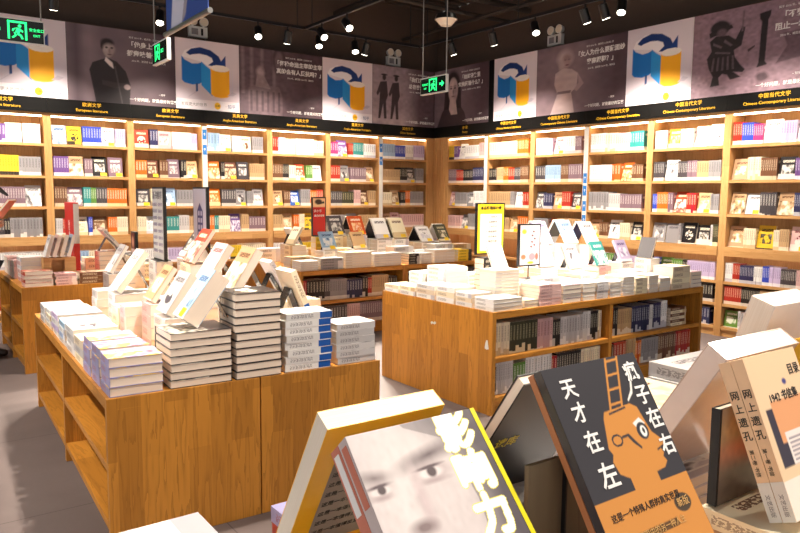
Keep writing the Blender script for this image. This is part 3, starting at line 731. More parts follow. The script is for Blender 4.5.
# ------------------------------------------------------------------ stacks and displays on the tables
OCC = {k: [] for k in ('T1', 'T2', 'T3', 'T4', 'T5')}
TOP = {'T1': H1, 'T2': H2, 'T3': H2, 'T4': H2, 'T5': H5}
ROT1 = Matrix.Translation((.69, 3.04, 0)) @ Matrix.Rotation(R(-2.3), 4, 'Z') @ Matrix.Translation((-.69, -3.04, 0))
TNAME = {'T1': 'low left table', 'T2': 'long table', 'T3': 'back table', 'T4': 'far left table', 'T5': 'table in front'}
NST = {}
STK = []
def free(tb, x0, x1, y0, y1, g=.006):
    return all(x1+g <= a or x0-g >= b or y1+g <= c or y0-g >= d for a, b, c, d in OCC[tb])
def stack(tb, x0, x1, y0, y1, n, ztop, words, phrase=None, spine='y-', jit=.004, pages=None, board=.0018, lip=.0015, styles=(1, 2, 3), name='stacked_book', look=None, rot=1.2, group=None, prio=True):
    """n books lying flat in the rectangle; spine: the side the spines face"""
    OCC[tb].append((x0, x1, y0, y1))
    z0 = TOP[tb]+.0006; t = (ztop-z0)/n-.0006
    NST[tb] = NST.get(tb, 0)+1
    words = [words] if isinstance(words, str) else words
    for k in range(n):
        dx, dy = x1-x0-2*jit-.004, y1-y0-2*jit-.004
        cx, cy = (x0+x1)/2+rng.uniform(-jit, jit)*.8, (y0+y1)/2+rng.uniform(-jit, jit)*.8
        ang = R(rng.uniform(-rot, rot))
        w_ = words[k % len(words)]
        if spine in ('y-', 'y+'): w, h = dy, dx; ex = Y if spine == 'y-' else -Y
        else: w, h = dx, dy; ex = X if spine == 'x-' else -X
        ex = Matrix.Rotation(ang, 3, 'Z') @ ex; ey = Z.cross(ex)
        o = Vector((cx, cy, z0+k*(t+.0006)))-ex*w/2-ey*h/2
        mw = frame(o, ex, ey, Z)
        if tb == 'T1': mw = ROT1 @ mw; o = mw.translation.copy(); ex = mw.col[0].xyz; ey = mw.col[1].xyz
        sty = styles[NST[tb] % len(styles)]
        pos = n-1-k
        rank = 'topmost' if pos == 0 else ('bottom book' if k == 0 else '%s from top' % ORD[pos+1])
        lk = look or '%s book' % word_seen(w_)
        px_, py_, dd = pj(o+ex*w/2+ey*h/2)
        sc_ = t/dd*(1.0 if prio else .35)+(.02/dd if pos == 0 else 0)
        if not (-40 < px_ < 840 and py_ < 620): sc_ *= .1
        STK.append((sc_, w, h, t, w_, sty, mw, pages, board, lip, name, '%s, %s, %s' % (lk, rank, phrase), group or 'book stacks on the %s' % TNAME[tb]))
    return z0+n*(t+.0006)
NDISP = [0]
SHORTS = []
M_STAND = plain('black_acrylic', (16, 16, 18), .2)
DIRS = {'y-': (X, Y), 'y+': (-X, -Y), 'x-': (-Y, X), 'x+': (Y, -X)}
def lean(tb, P, face, w, h, t, word, sty, label, th=60, support=None, nsup=4, z=None, twin=None, mat=None, pages=None, stand=True, short=None, yaw=0, sup_word=None, fixed=False):
    """book leaning back, face towards `face`; P = middle of its lower front edge (x, y, z). A stack under it is built if support given."""
    ex, back = DIRS[face]; ex = Matrix.Rotation(R(yaw), 3, 'Z') @ ex; back = Matrix.Rotation(R(yaw), 3, 'Z') @ back
    a = R(th); up = back*math.cos(a)+Z*math.sin(a); nz = ex.cross(up)
    P = Vector(P); zb = P.z
    if tb == 'T1' and not fixed: P = ROT1.inverted() @ P
    # lowest edge = back board tail
    want_tag = 'yellow tag' in label or (tb == 'T3' and face == 'y-')
    o = P-ex*w/2+back*(t*math.sin(a))+Z*.001
    RT = ROT1 if tb == 'T1' else Matrix.Identity(4)
    b = mk_book('display_book', w, h, t, mat or cover(word, sty), RT @ frame(o, ex, up, nz), True, pages)
    tag(b, label, 'book', 'books propped up on the %s' % TNAME[tb])
    if want_tag:
        k = MB().box((w*.5, .006, t+.0004), (w*.86, .05, t+.002)).build('price_tag', M_TAG, b); k.matrix_parent_inverse = Matrix.Identity(4)
    reach = h*math.cos(a)+t*math.sin(a)
    dep_ = reach+.03
    if twin:
        tw, ts, tl, tth = twin
        a2 = R(tth); up2 = -back*math.cos(a2)+Z*math.sin(a2); ex2 = -ex; nz2 = ex2.cross(up2)
        h2 = h; top = o+up*h
        # back boards meet just behind the ridge
        foot = o+back*(h*math.cos(a)+.006+h2*math.cos(a2)); foot.z = zb+.001
        o2 = Vector((foot.x, foot.y, zb+.001))+ex*w
        b2 = mk_book('display_book', w, h2, t, cover(tw, ts), RT @ frame(o2, ex2, up2, nz2), True, pages)
        tag(b2, tl, 'book', 'books propped up on the %s' % TNAME[tb])
        dep_ = h*math.cos(a)+.006+h2*math.cos(a2)+t*1.9
    elif stand:
        # bent acrylic easel: a plate under the book and a strut behind it
        s0 = o+ex*(w*.3)-nz*.004+up*.004; hh = h*.62; m = MB()
        m.prism([s0, s0+ex*w*.4, s0+ex*w*.4+up*hh, s0+up*hh], -nz*.0025)
        topc = s0+up*hh-nz*.0025; foot = topc+back*(hh*.42); foot.z = zb+.0015
        m.prism([topc, topc+ex*w*.4, foot+ex*w*.4, foot], back*.003)
        e = m.build('book_stand', M_STAND); e.matrix_world = RT; tag(e, 'black bent stand holding the %s' % (short or re.split(r' (?:leaning|propped|facing|near|right of|left of|in the|on the|before|as a|behind|with|standing)\b', label.split(',')[0])[0]), 'stand', 'book stands')
        dep_ = max(dep_, h*math.cos(a)*.62+hh*.42+t+.02)
    if support is not None:
        c0 = P-ex*(w/2+.012)-back*.012; c1 = P+ex*(w/2+.012)+back*dep_
        x0, x1 = sorted((c0.x, c1.x)); y0, y1 = sorted((c0.y, c1.y))
        if yaw == 0:
            # two stacks side by side under the pair, or one under a single book
            ws = [sup_word or support]
            NDISP[0] += 1
            ph = 'pile under the %s' % (short or re.split(r' (?:leaning|propped|facing|near|right of|left of|in the|on the|before|as a|behind|with|standing)\b', label.split(',')[0])[0])
            SHORTS.append(ph)
            parts = 2 if (max(x1-x0, y1-y0) > .27) else 1
            for q in range(parts):
                if (x1-x0) > (y1-y0): xa, xb = x0+(x1-x0)*q/parts, x0+(x1-x0)*(q+1)/parts; rect = (xa+.001, xb-.001, y0, y1)
                else: ya, yb = y0+(y1-y0)*q/parts, y0+(y1-y0)*(q+1)/parts; rect = (x0, x1, ya+.001, yb-.001)
                stack(tb, *rect, nsup, zb, ws, prio=False, phrase=(ph if parts == 1 else ('front half of ' if (q == 0) else 'rear half of ')+ph), spine=face, jit=.001, rot=.15)
    return b
def on_edge(px, Yp, Zt): return x_at(px, Yp, Zt)

# ---- nearest left table: front row
stack('T1', .70, .935, 3.047, 3.235, 4, .838, ['collage'], 'front corner stack, low left table', 'x-', styles=(2,), look='glossy colourful book', pages=M_PAGE_TAN, board=.003, lip=.003)
stack('T1', .70, .925, 3.25, 3.435, 4, .842, ['collage'], 'second left edge stack, low left table', 'x-', styles=(2,), look='glossy lilac and yellow book')
stack('T1', .70, .925, 3.45, 3.645, 4, .842, ['collage'], 'third left edge stack, low left table', 'x-', styles=(2,), look='glossy pale book')
stack('T1', .70, .935, 3.66, 3.90, 3, .80, ['cream', 'light grey'], 'fourth left edge stack, low left table', 'x-', look='large pale book')
stack('T1', .70, .935, 3.915, 4.18, 4, .815, ['light grey', 'white'], 'fifth left edge stack, low left table', 'x-', look='large pale book')
stack('T1', .70, .96, 4.2, 4.45, 4, .80, ['white', 'light blue'], 'sixth left edge stack, low left table', 'x-', look='large white book')
stack('T1', .70, .96, 4.47, 4.72, 4, .81, ['white', 'lilac'], 'seventh left edge stack, low left table', 'x-', look='large white book')
stack('T1', .70, .96, 4.74, 5.0, 4, .79, ['cream', 'white'], 'eighth left edge stack, low left table', 'x-', look='large white book')
stack('T1', .70, .96, 5.02, 5.28, 3, .78, ['light grey', 'white'], 'ninth left edge stack, low left table', 'x-', look='large pale book')
z = stack('T1', .957, 1.247, 3.05, 3.30, 7, .918, ['black plain'], 'stack under the leaning grey blue book', 'y+', look='cream paged hardback with black cover', pages=M_PAGE_TAN, board=.0026, lip=.004, jit=.002)
stack('T1', 1.256, 1.492, 3.045, 3.27, 11, 1.072, ['black plain'], 'tallest stack, low left table', 'y+', look='cream paged hardback with black cover', pages=M_PAGE_TAN, board=.0026, lip=.004, jit=.002)
stack('T1', 1.508, 1.768, 3.05, 3.235, 8, .955, ['white ended'], 'blue ended stack, low left table', 'y-', look='white book with blue spine end', board=.002, rot=2.0, jit=.006)
stack('T1', 1.785, 2.025, 3.05, 3.235, 6, .878, ['light grey'], 'front right corner stack, low left table', 'y-', look='white book with grey spine lettering', board=.002, rot=2.0, jit=.006)
# ---- nearest left table: propped books, each on its own pile
def at(px, py, Yp): return on_y(px, py, Yp)
lean('T1', (1.035, 3.185, z+.0004), 'x-', .15, .262, .085, 'light blue', 1, 'thick grey blue book leaning beside the tallest stack, yellow tag', 53, pages=M_PAGE_TAN, stand=True, fixed=True)
lean('T1', (1.43, 3.56, 1.005), 'x-', .20, .25, .05, 'tan', 2, 'tan slab of a book leaning behind the tallest stack', 57, True, 5, stand=True, sup_word='white')
lean('T1', (1.09, 3.58, .905), 'x-', .19, .235, .045, 'light grey', 3, 'white book with a pinkish picture leaning behind the grey blue book', 57, short='white book with pinkish picture', support=True, nsup=4, sup_word='light grey')
lean('T1', (1.12, 3.92, .93), 'x-', .17, .22, .03, 'tan', 1, 'tan book leaning in front of the two tall framed signs', 55, True, 4, sup_word='pink')
lean('T1', (1.46, 4.02, 1.0), 'x-', .21, .25, .045, 'pink', 2, 'pale pink slab of a book leaning left of the thicker tan one', 57, True, 5, sup_word='white')
lean('T1', (1.11, 4.62, .90), 'x-', .20, .30, .04, 'white', 0, 'large white book leaning near the red standing sign', 54, True, 4, sup_word='white')
lean('T1', (1.55, 4.52, 1.07), 'x-', .20, .25, .03, 'red', 2, 'red and yellow picture book leaning in front of the house sign', 55, True, 6, sup_word='cream')
lean('T1', (1.76, 5.22, 1.04), 'x-', .2, .24, .03, 'black', 1, 'dark covered book leaning between the two framed signs', 55, True, 5, sup_word='white')
lean('T1', (1.84, 3.44, .865), 'x+', .21, .27, .035, 'cream', 0, 'cream book with a blue ended spine, leaning beside the tallest stack', 68, True, 3, sup_word='white', mat=cover('cream ended', 0))
lean('T1', (1.22, 5.22, .96), 'x-', .17, .22, .025, 'grey', 1, 'grey book leaning at the far end of the low left table', 58, True, 4, sup_word='grey')
lean('T1', (2.045, 4.1, .90), 'x+', .18, .23, .03, 'white', 2, 'white picture book facing the back table from the low left table', 60, True, 4, sup_word='cream')
FILL = []
def fillers(tb, rows, words, nr, zr, group_phrase, w0=.2, spine='y-', flatpages=None):
    k = 0
    for (xa, xb, ya, yb) in rows:
        nx = max(1, int((xb-xa)/w0)); ny = max(1, int((yb-ya)/.2))
        for j in range(ny):
            for i in range(nx):
                x0 = xa+(xb-xa)*i/nx+.009; x1 = xa+(xb-xa)*(i+1)/nx-.009; y0 = ya+(yb-ya)*j/ny+.009; y1 = ya+(yb-ya)*(j+1)/ny-.009
                if not free(tb, x0, x1, y0, y1):
                    ok = False
                    for fx0, fx1, fy0, fy1 in ((x0+.03, x1, y0, y1), (x0, x1-.05, y0, y1), (x0, x1, y0+.05, y1), (x0, x1, y0, y1-.05)):
                        if free(tb, fx0, fx1, fy0, fy1): x0, x1, y0, y1 = fx0, fx1, fy0, fy1; ok = True; break
                    if not ok: continue
                k += 1
                zz = rng.uniform(*zr)
                n = max(2, round((zz-TOP[tb])/rng.uniform(.028, .042)))
                n = min(n, nr)
                wd = words[(k*3) % len(words)]
                stack(tb, x0, x1, y0, y1, n, zz, wd, 'stack %s of %s' % (ORD[k], group_phrase), spine, jit=.003, prio=False)
FILL.append(lambda: fillers('T1', [(1.5, 2.03, 3.26, 5.48)], ['white', 'cream', 'white', 'light grey', 'lilac'], 5, (.80, .93), 'the right hand pile field, low left table', .26))
FILL.append(lambda: fillers('T1', [(.98, 1.5, 3.35, 5.48)], ['white', 'cream', 'light grey', 'pink', 'white'], 4, (.80, .90), 'the middle pile field, low left table', .25, 'x-'))

# ---- long table: front row counted along the front edge
fr = [538, 562, 582, 596, 609, 622, 635, 648, 659, 671, 690, 704]
fx = [on_edge(p, 3.5, H2) for p in fr]
fn = [(6, .885, 'pink'), (4, .865, 'mauve'), (4, .865, 'white'), (6, .865, 'light grey'), (5, .855, 'white'), (6, .885, 'white'), (4, .865, 'cream'), (4, .875, 'white'), (3, .845, 'white'), (4, .93, 'cream'), (4, .87, 'mauve')]
stack('T2', 3.325, 3.62, 3.50, 3.70, 3, .815, ['white'], 'stack on the near left corner of the long table', 'x-', jit=.003, look='large white book')
stack('T2', 3.63, 3.78, 3.50, 3.70, 2, .785, ['cream'], 'low stack right of the corner stack, long table', 'y+', look='white paged book')
stack('T2', 3.55, 3.80, 3.715, 3.90, 10, .985, ['white'], 'tall stack behind the corner stack, long table', 'y+', jit=.002, look='white paged book')
for k, (n, zt, wd) in enumerate(fn):
    x0, x1 = fx[k]+.006, fx[k+1]-.006
    if k == 10: x1 = min(x1, 5.88)
    pg = M_PAGE_TAN if k == 9 else None
    stack('T2', x0, x1, 3.497, 3.70, n, zt, wd, '%s stack right of the gap, front row, long table' % ORD[k+1], 'y+' if k % 3 else 'y-', jit=.003, pages=pg, rot=1.5)
# left edge of the long table
for k, (ya, yb, n, zt, xx) in enumerate([(3.715, 3.9, 3, .83, 3.54), (3.915, 4.13, 3, .85, 3.56), (4.14, 4.38, 3, .84, 3.56), (4.39, 4.6, 2, .80, 3.55), (4.61, 4.815, 2, .79, 3.56)]):
    stack('T2', 3.32, xx-.01, ya, yb, n, zt, ['white', 'cream'], '%s stack back along the left edge, long table' % ORD[k+1], 'x-', jit=.003, look='large white book' if k % 2 else 'flat white book')
stack('T2', 3.57, 3.80, 4.30, 4.56, 6, .95, ['white'], 'plastic wrapped block behind the left edge, long table', 'x-', jit=.001, look='large white book')
stack('T2', 3.57, 3.80, 4.57, 4.815, 4, .88, ['white'], 'stack at the far left corner, long table', 'x-', look='large white book')
lean('T2', (4.80, 4.02, .895), 'y-', .17, .23, .025, 'light grey', 3, 'pale grey book with a ring design propped under the small framed sign', 62, True, 4, sup_word='white')
lean('T2', (5.17, 4.02, .905), 'y-', .16, .23, .025, 'white', 2, 'white and green book propped in the middle of the long table', 62, True, 4, sup_word='pink', mat=cover('teal', 2))
lean('T2', (5.50, 4.02, .92), 'y-', .155, .22, .025, 'lilac', 1, 'lilac patterned book propped near the right end of the long table', 62, True, 4, sup_word='white')
lean('T2', (4.42, 4.0, .93), 'y-', .18, .26, .03, 'white', 0, 'plain white book propped left of the small framed sign', 60, True, 5, sup_word='white')
lean('T2', (3.925, 4.02, .90), 'y-', .15, .24, .03, 'white', 1, 'white book propped below the yellow framed sign', 62, short='white book below the yellow sign', support=True, nsup=4, sup_word='white')
lean('T2', (4.86, 4.42, 1.075), 'y-', .17, .24, .022, 'lilac', 2, 'purple topped book propped right of the small framed sign', 60, True, 6, twin=('navy', 0, 'book leaning back to back with the purple topped one', 62), sup_word='white')
lean('T2', (5.21, 4.42, 1.07), 'y-', .165, .25, .03, 'light blue', 1, 'pale blue book propped as a tent on the long table', 58, True, 5, twin=('black', 0, 'black book forming the back of the pale blue tent', 60), sup_word='white')
lean('T2', (5.53, 4.42, 1.05), 'y-', .165, .25, .03, 'white', 0, 'blank white book propped as a tent on the long table', 58, True, 5, twin=('navy', 0, 'dark book forming the back of the white tent', 60), sup_word='cream')
lean('T2', (5.745, 4.02, .95), 'x-', .16, .2, .02, 'grey', 0, 'dark grey book back standing near the right end of the long table', 70, True, 4, sup_word='white', mat=plain('charcoal_cover', (84, 80, 84), .4))
FILL.append(lambda: fillers('T2', [(3.82, 5.86, 3.72, 3.93)], ['white', 'cream', 'white', 'light grey', 'white', 'lilac'], 4, (.80, .90), 'the second row, long table', .21))
FILL.append(lambda: fillers('T2', [(3.82, 5.86, 4.2, 4.38), (3.82, 5.86, 4.62, 4.815)], ['white', 'cream', 'white', 'light grey'], 3, (.82, .95), 'the rear rows, long table', .25))

# ---- back table
for k, (pa, pb, n, zt, wd) in enumerate([(289, 319, 5, .83, 'white'), (320, 344, 4, .85, 'grey'), (345, 372, 6, .90, 'cream'), (373, 402, 5, .87, 'light grey'), (408, 420, 4, .85, 'black'), (420, 432, 4, .85, 'white'), (433, 455, 4, .88, 'white'), (457, 472, 4, .87, 'yellow')]):
    x0, x1 = on_edge(pa, 6.45, H2), on_edge(pb, 6.45, H2)
    x0 = max(x0, 3.39); x1 = min(x1, 5.97)
    stack('T3', x0+.006, x1-.006, 6.44, 6.64, n, zt, wd, '%s front row stack of the back table' % ORD[k+1], 'y-' if k in (1, 4, 7) else 'y+', jit=.003)
lean('T3', (4.27, 7.14, 1.03), 'y-', .2, .26, .025, 'dark grey', 1, 'dark grey picture book propped right of the red standing sign, back table', 60, True, 5, twin=('white', 0, 'white book behind the dark grey picture book', 60), sup_word='cream')
lean('T3', (4.56, 7.14, 1.03), 'y-', .2, .25, .025, 'black', 1, 'dark book with an orange picture propped as a tent', 60, True, 5, twin=('black', 0, 'black book behind the orange picture book', 60), sup_word='white', mat=cover('orange', 1))
lean('T3', (4.84, 7.02, .98), 'y-', .2, .28, .03, 'white', 0, 'tall white tent book left of the plain cream one', 58, True, 5, twin=('dark grey', 0, 'dark back of the tall white tent', 60), sup_word='white')
lean('T3', (5.10, 7.02, .98), 'y-', .2, .28, .03, 'cream', 0, 'plain cream tent book on the back table', 58, True, 4, twin=('olive', 0, 'olive back of the plain cream tent', 60), sup_word='white')
lean('T3', (5.52, 7.02, .92), 'y-', .2, .24, .02, 'white', 1, 'pale book propped right of the cream tent', 50, True, 4, twin=('black', 0, 'black back of the pale propped book', 55), sup_word='white')
lean('T3', (5.80, 7.02, .92), 'y-', .18, .25, .025, 'yellow', 2, 'black and yellow book propped near the right end of the back table', 56, True, 4, twin=('white', 0, 'white book behind the black and yellow one', 60), sup_word='white', mat=cover('olive', 1))
lean('T3', (3.93, 6.74, .90), 'y-', .18, .23, .022, 'light blue', 1, 'blue and white book propped before the red standing sign, back table', 58, True, 4, sup_word='white')
lean('T3', (4.33, 6.74, .90), 'y-', .17, .22, .022, 'tan', 0, 'tan framed book propped behind the front row', 56, True, 3, sup_word='white')
lean('T3', (3.60, 7.1, .95), 'x-', .18, .22, .03, 'cream', 0, 'cream book leaning at the left end of the back table', 60, True, 4, sup_word='cream')
lean('T3', (3.80, 7.32, .95), 'x+', .18, .2, .025, 'white', 0, 'white book leaning towards the red standing sign, back table', 62, short='white book beside the red sign', support=True, nsup=4, sup_word='white')
FILL.append(lambda: fillers('T3', [(3.4, 4.7, 6.68, 7.7), (4.74, 5.96, 6.68, 7.7)], ['white', 'cream', 'white', 'tan', 'light grey'], 3, (.82, .93), 'the back table piles', .3))

# ---- small far left table
stack('T4', .87, 1.10, 6.54, 6.74, 4, .86, ['pink', 'red'], 'near corner stack, far left table', 'x-', look='flat pink and white magazine', jit=.005)
stack('T4', 1.11, 1.29, 6.54, 6.72, 4, .83, ['pink'], 'magazine stack beside the dark block, far left table', 'y-', look='flat pink magazine')
stack('T4', .90, 1.09, 6.90, 7.15, 6, .95, ['pink', 'white'], 'stack behind the wooden crate, far left table', 'x-', look='pale pink book')
stack('T4', 1.30, 1.56, 6.54, 6.74, 3, .83, ['brown'], 'block of dark books at the front, far left table', 'y-', look='dark maroon book')
CRX0, CRX1, CRY0, CRY1, CRZ = 1.06, 1.32, 6.755, 6.865, .95
OCC['T4'].append((CRX0, CRX1, CRY0, CRY1))
root = empty('wooden_riser', (0, 0, 0)); z0 = H2+.001
for nm, lo, hi in (('top_board', (CRX0, CRY0, CRZ-.018), (CRX1, CRY1, CRZ)), ('side_board', (CRX0, CRY0, z0), (CRX0+.06, CRY1, CRZ-.0185)), ('side_board', (CRX1-.09, CRY0, z0), (CRX1, CRY1, CRZ-.0185)), ('base_board', (CRX0+.061, CRY0, z0), (CRX1-.091, CRY1, z0+.03)), ('rear_board', (CRX0+.061, CRY1-.015, z0+.031), (CRX1-.091, CRY1, CRZ-.0185))):
    MB().box(lo, hi).build(nm, MC['X'], root)
tag(root, 'pale wooden riser box with an opening on the far left table', 'display riser')
for k in range(4):
    lean('T4', (CRX0+.012+.058*k, 6.81, CRZ+.0005), 'x-', .14, .20, .03, ['light grey', 'pink', 'cream', 'light blue'][k], 1, '%s of four books leaning on the wooden riser' % ['leftmost', 'second from left', 'third from left', 'rightmost'][k], 74, stand=False)

# ---- signs standing on the tables
def slab(parent, name, c, ex, ez, w, h, t, mat, off=0):
    """upright slab, c = middle of the lower edge, ex width direction, ez its facing"""
    o = Vector(c)-ex*w/2-ez*t+ez*off
    return MB().prism([o, o+ex*w, o+ex*w+Z*h, o+Z*h], ez*t).build(name, mat, parent)
def framed_sign(tb, c, face, w, h, label, sheet, art=None, texts=(), pole=.0, pile=None, piletxt=''):
    ex, back = DIRS[face]; ez = -back; c = Vector(c)
    if tb == 'T1': c = ROT1.inverted() @ c
    root = empty('framed_sign', (0, 0, 0)); root.matrix_world = Matrix.Identity(4)
    slab(root, 'frame', c, ex, ez, w, h, .022, M_BLACK)
    m = .012
    if art is not None:
        art.build('printed_sheet', c-ex*(w/2-m)+Z*m+ez*.0012, ex, Z, w-2*m, h-2*m, root)
    else:
        slab(root, 'sheet', c+Z*m, ex, ez, w-2*m, h-2*m, .002, sheet, .0022)
    for (s, u, v, size, mat, bold) in texts:
        lettering('lettering', s, size, mat, frame(c+ex*(u*w)+Z*(v*h)+ez*.0034, ex, Z, ez), root, bold)
    zb = c.z-pole
    if pole: MB().tube(c-ez*.011-Z*(pole-.004), c-ez*.011, .005).build('pole', M_BLACK, root)
    f = c-Z*(pole-.001); f.z = zb+.001
    MB().prism([f-ex*w*.3-ez*.06, f+ex*w*.3-ez*.06, f+ex*w*.3+ez*.04, f-ex*w*.3+ez*.04], Z*.004).build('foot', M_BLACK, root)
    tag(root, label, 'sign', 'signs standing on the tables')
    p0 = c-ex*(w*.3+.02)+ez*.05; p1 = c+ex*(w*.3+.02)-ez*.07
    x0, x1 = sorted((p0.x, p1.x)); y0, y1 = sorted((p0.y, p1.y))
    n, wd = pile
    stack(tb, x0, x1, y0, y1, n, zb, wd, piletxt, 'y-' if wd == 'black' else face, jit=.001, rot=.1, styles=(0,))
    if tb == 'T1': root.matrix_world = ROT1
    return root
def lines_art(nx, ny, bg, ink, seed, cols=5, u0=.15, u1=.85, v0=.1, v1=.9, bgfill=None):
    a = Art(nx, ny, bg); r = np.random.default_rng(seed)
    if bgfill:
        q, c = bgfill; a.poly([(q[0], q[1]), (q[2], q[1]), (q[2], q[3]), (q[0], q[3])], c)
    return a
hs = Art(40, 90, (226, 220, 238))
hs.poly([(.30, .12), (.30, .62), (.5, .76), (.76, .62), (.76, .12), (.52, .02)], (70, 66, 130))
for j in range(4):
    for i in range(2): hs.poly([(.36+i*.2, .18+j*.12), (.50+i*.2, .18+j*.12), (.50+i*.2, .26+j*.12), (.36+i*.2, .26+j*.12)], (206, 202, 226))
p = on_y(163.5, 187, 4.86); pb = on_y(163.5, 262, 4.86)
framed_sign('T1', (p.x, 4.86+.14, pb.z), 'x-', .28, p.z-pb.z, 'tall narrow white notice in a black frame, left of the house sign', M_WHITE,
            texts=[('新书推荐', 0, .88, .06, M_INKG, .01)]+[('本周值得一读的好书', 0, .76-.09*k, .027, M_PALEINK, 0) for k in range(8)], pile=(5, 'white'), piletxt='pile under the narrow white notice')
p = on_y(207, 187, 4.74); pb = on_y(207, 250, 4.74)
framed_sign('T1', (p.x, 4.74+.15, pb.z), 'x-', .30, p.z-pb.z, 'framed sign printed with a purple town house', None, hs, pile=(6, 'white'), piletxt='pile under the purple house sign')
p = on_y(135, 232, 5.36); pb = on_y(135, 256, 5.36)
sm = Art(30, 40, (120, 40, 30)); sm.ell(.5, .6, .3, .25, (230, 170, 140), .3); sm.poly([(0, 0), (1, 0), (1, .25), (0, .25)], (226, 200, 190))
framed_sign('T1', (p.x, 5.36+.06, pb.z), 'x-', .13, p.z-pb.z, 'small dark framed card with a red picture at the back of the low left table', None, sm, pile=(5, 'cream'), piletxt='pile under the small red card')
a = Art(60, 84, (246, 206, 36)); a.poly([(.10, .05), (.92, .05), (.92, .80), (.10, .80)], (246, 244, 236))
p = on_y(477, 203, 4.36); q = on_y(505, 203, 4.36); pb = on_y(492, 254, 4.36)
framed_sign('T2', ((p.x+q.x)/2, 4.36, pb.z), 'y-', q.x-p.x, p.z-pb.z, 'yellow and white notice in a black frame on the long table', None, a,
            texts=[('本店畅销排行榜', 0, .90, .034, M_INKK, .015)]+[('%d  ' % (k+1)+['人间草木', '旧城故事', '山河岁月', '春夜随笔', '远方来信', '海边小屋', '冬日读书'][k], .02, .73-.095*k, .026, M_INKG, 0) for k in range(7)], pole=.03, pile=(6, 'black'), piletxt='pile of dark books under the yellow notice')
a = Art(50, 84, (226, 214, 222))
for (u, v) in ((.62, .74), (.74, .66), (.6, .58), (.72, .5), (.56, .46), (.68, .84)): a.ell(u, v, .045, .022, (40, 24, 30), .3); a.ell(u+.03, v-.012, .025, .015, (190, 50, 40), .3)
a.ell(.2, .84, .12, .06, (246, 206, 60), .2); a.ell(.62, .2, .16, .09, (196, 150, 160), .1); a.ell(.18, .2, .12, .06, (230, 130, 90), .2); a.ell(.86, .2, .08, .09, (220, 110, 90), .2); a.ell(.55, .05, .16, .035, (250, 206, 40), .2)
p = on_y(519.5, 224, 3.96); q = on_y(541, 225, 3.96); pb = on_y(530, 266, 3.96)
framed_sign('T2', ((p.x+q.x)/2, 3.96, pb.z), 'y-', q.x-p.x, p.z-pb.z, 'small pink framed sign with dark leaf specks on a thin pole', None, a, pole=.10, pile=(4, 'white'), piletxt='pile under the small pink framed sign')
a = Art(30, 60, (196, 36, 28)); a.poly([(0, .76), (1, .76), (1, 1), (0, 1)], (240, 206, 160)); a.ell(.45, .9, .3, .07, (60, 40, 30), .2); a.poly([(.3, .82), (.9, .92), (.95, .86)], (30, 24, 24))
p = on_y(312, 197, 7.02); q = on_y(326, 197, 7.02); pb = on_y(319, 236, 7.02)
framed_sign('T3', ((p.x+q.x)/2, 7.02, pb.z), 'y-', q.x-p.x, p.z-pb.z, 'red standing sign with a pale picture at its top, back table', None, a,
            texts=[('读小书', -.12, .64, .034, M_INKW, .01), ('遇见好故事', 0, .52, .026, M_INKW, .01)], pole=.01, pile=(5, 'yellow'), piletxt='pile under the red standing sign')
# red slab sign on the far left table
root = empty('standing_sign', (0, 0, 0))
sx, sy0, sy1 = 1.335, 6.88, 7.24
MB().box((sx, sy0+.002, H2+.001), (sx+.05, sy1, 1.43)).build('body', M_RED, root)
MB().box((sx+.004, sy0, 1.06), (sx+.05, sy0+.0015, 1.42)).build('edge_strip', M_WHITE, root)
lettering('lettering', '新\n年\n书\n单', .055, M_INKW, frame((sx-.0006, (sy0+sy1)/2, 1.16), -Y, Z, -X), root, .012)
tag(root, 'tall red slab sign with a white edge on the far left table', 'sign'); OCC['T4'].append((sx-.01, sx+.06, sy0, sy1))
lean('T4', (1.76, 6.95, .98), 'x+', .18, .26, .03, 'white', 1, 'white book leaning right of the tall red slab sign', 50, short='white book beside the red slab', support=True, nsup=6, sup_word='grey')
FILL.append(lambda: fillers('T4', [(.88, 2.1, 6.76, 7.95)], ['white', 'pink', 'grey', 'cream'], 3, (.80, .9), 'the far left table', .3))
for fn_ in FILL: fn_()

# a pile of books lying on the shelf of the long table
zz = .4055
for k in range(6):
    cx, cy = 5.58+rng.uniform(-.006, .006), 3.60
    b = mk_book('stacked_book', .14, .23, .026, cover('brown' if k % 2 else 'cream'), frame((cx-.115, cy-.07, zz), Y, -X, Z) if False else frame((cx+.115, cy-.075, zz), Y, -X, Z), True)
    tag(b, '%s book, %s in the flat pile on the long table shelf' % ('brown' if k % 2 else 'cream', 'topmost' if k == 5 else '%s from top' % ORD[6-k]), 'book', 'flat pile on the shelf of the long table'); zz += .0266

# ------------------------------------------------------------------ the table in front: large propped books
def placed(name_label, w, h, t, mat, o, ex, up, pages=None, nm='display_book', board=.0018, lip=.0015):
    nz = ex.cross(up)
    b = mk_book(nm, w, h, t, mat, frame(o, ex, up, nz), True, pages, board, lip)
    tag(b, name_label, 'book', 'large books propped up on the table in front')
    return b, nz
def front_pose(P0, th, h, t):
    up = Vector((0, math.cos(R(th)), math.sin(R(th)))); nz = X.cross(up)
    return P0-up*h-nz*t, X, up, nz
def back_pose(P0, th, w, h, t):
    up = Vector((0, -math.cos(R(th)), math.sin(R(th)))); nz = (-X).cross(up)
    return P0+X*w-up*h-nz*t, -X, up, nz
def face_art(art, b, o, ex, up, nz, w, h, t, u0=0, u1=1, v0=0, v1=1):
    p = art.build('cover_picture', o+ex*(w*u0)+up*(h*v0)+nz*(t+.0004), ex, up, w*(u1-u0), h*(v1-v0), b)
    p.matrix_world = Matrix.Identity(4); return p
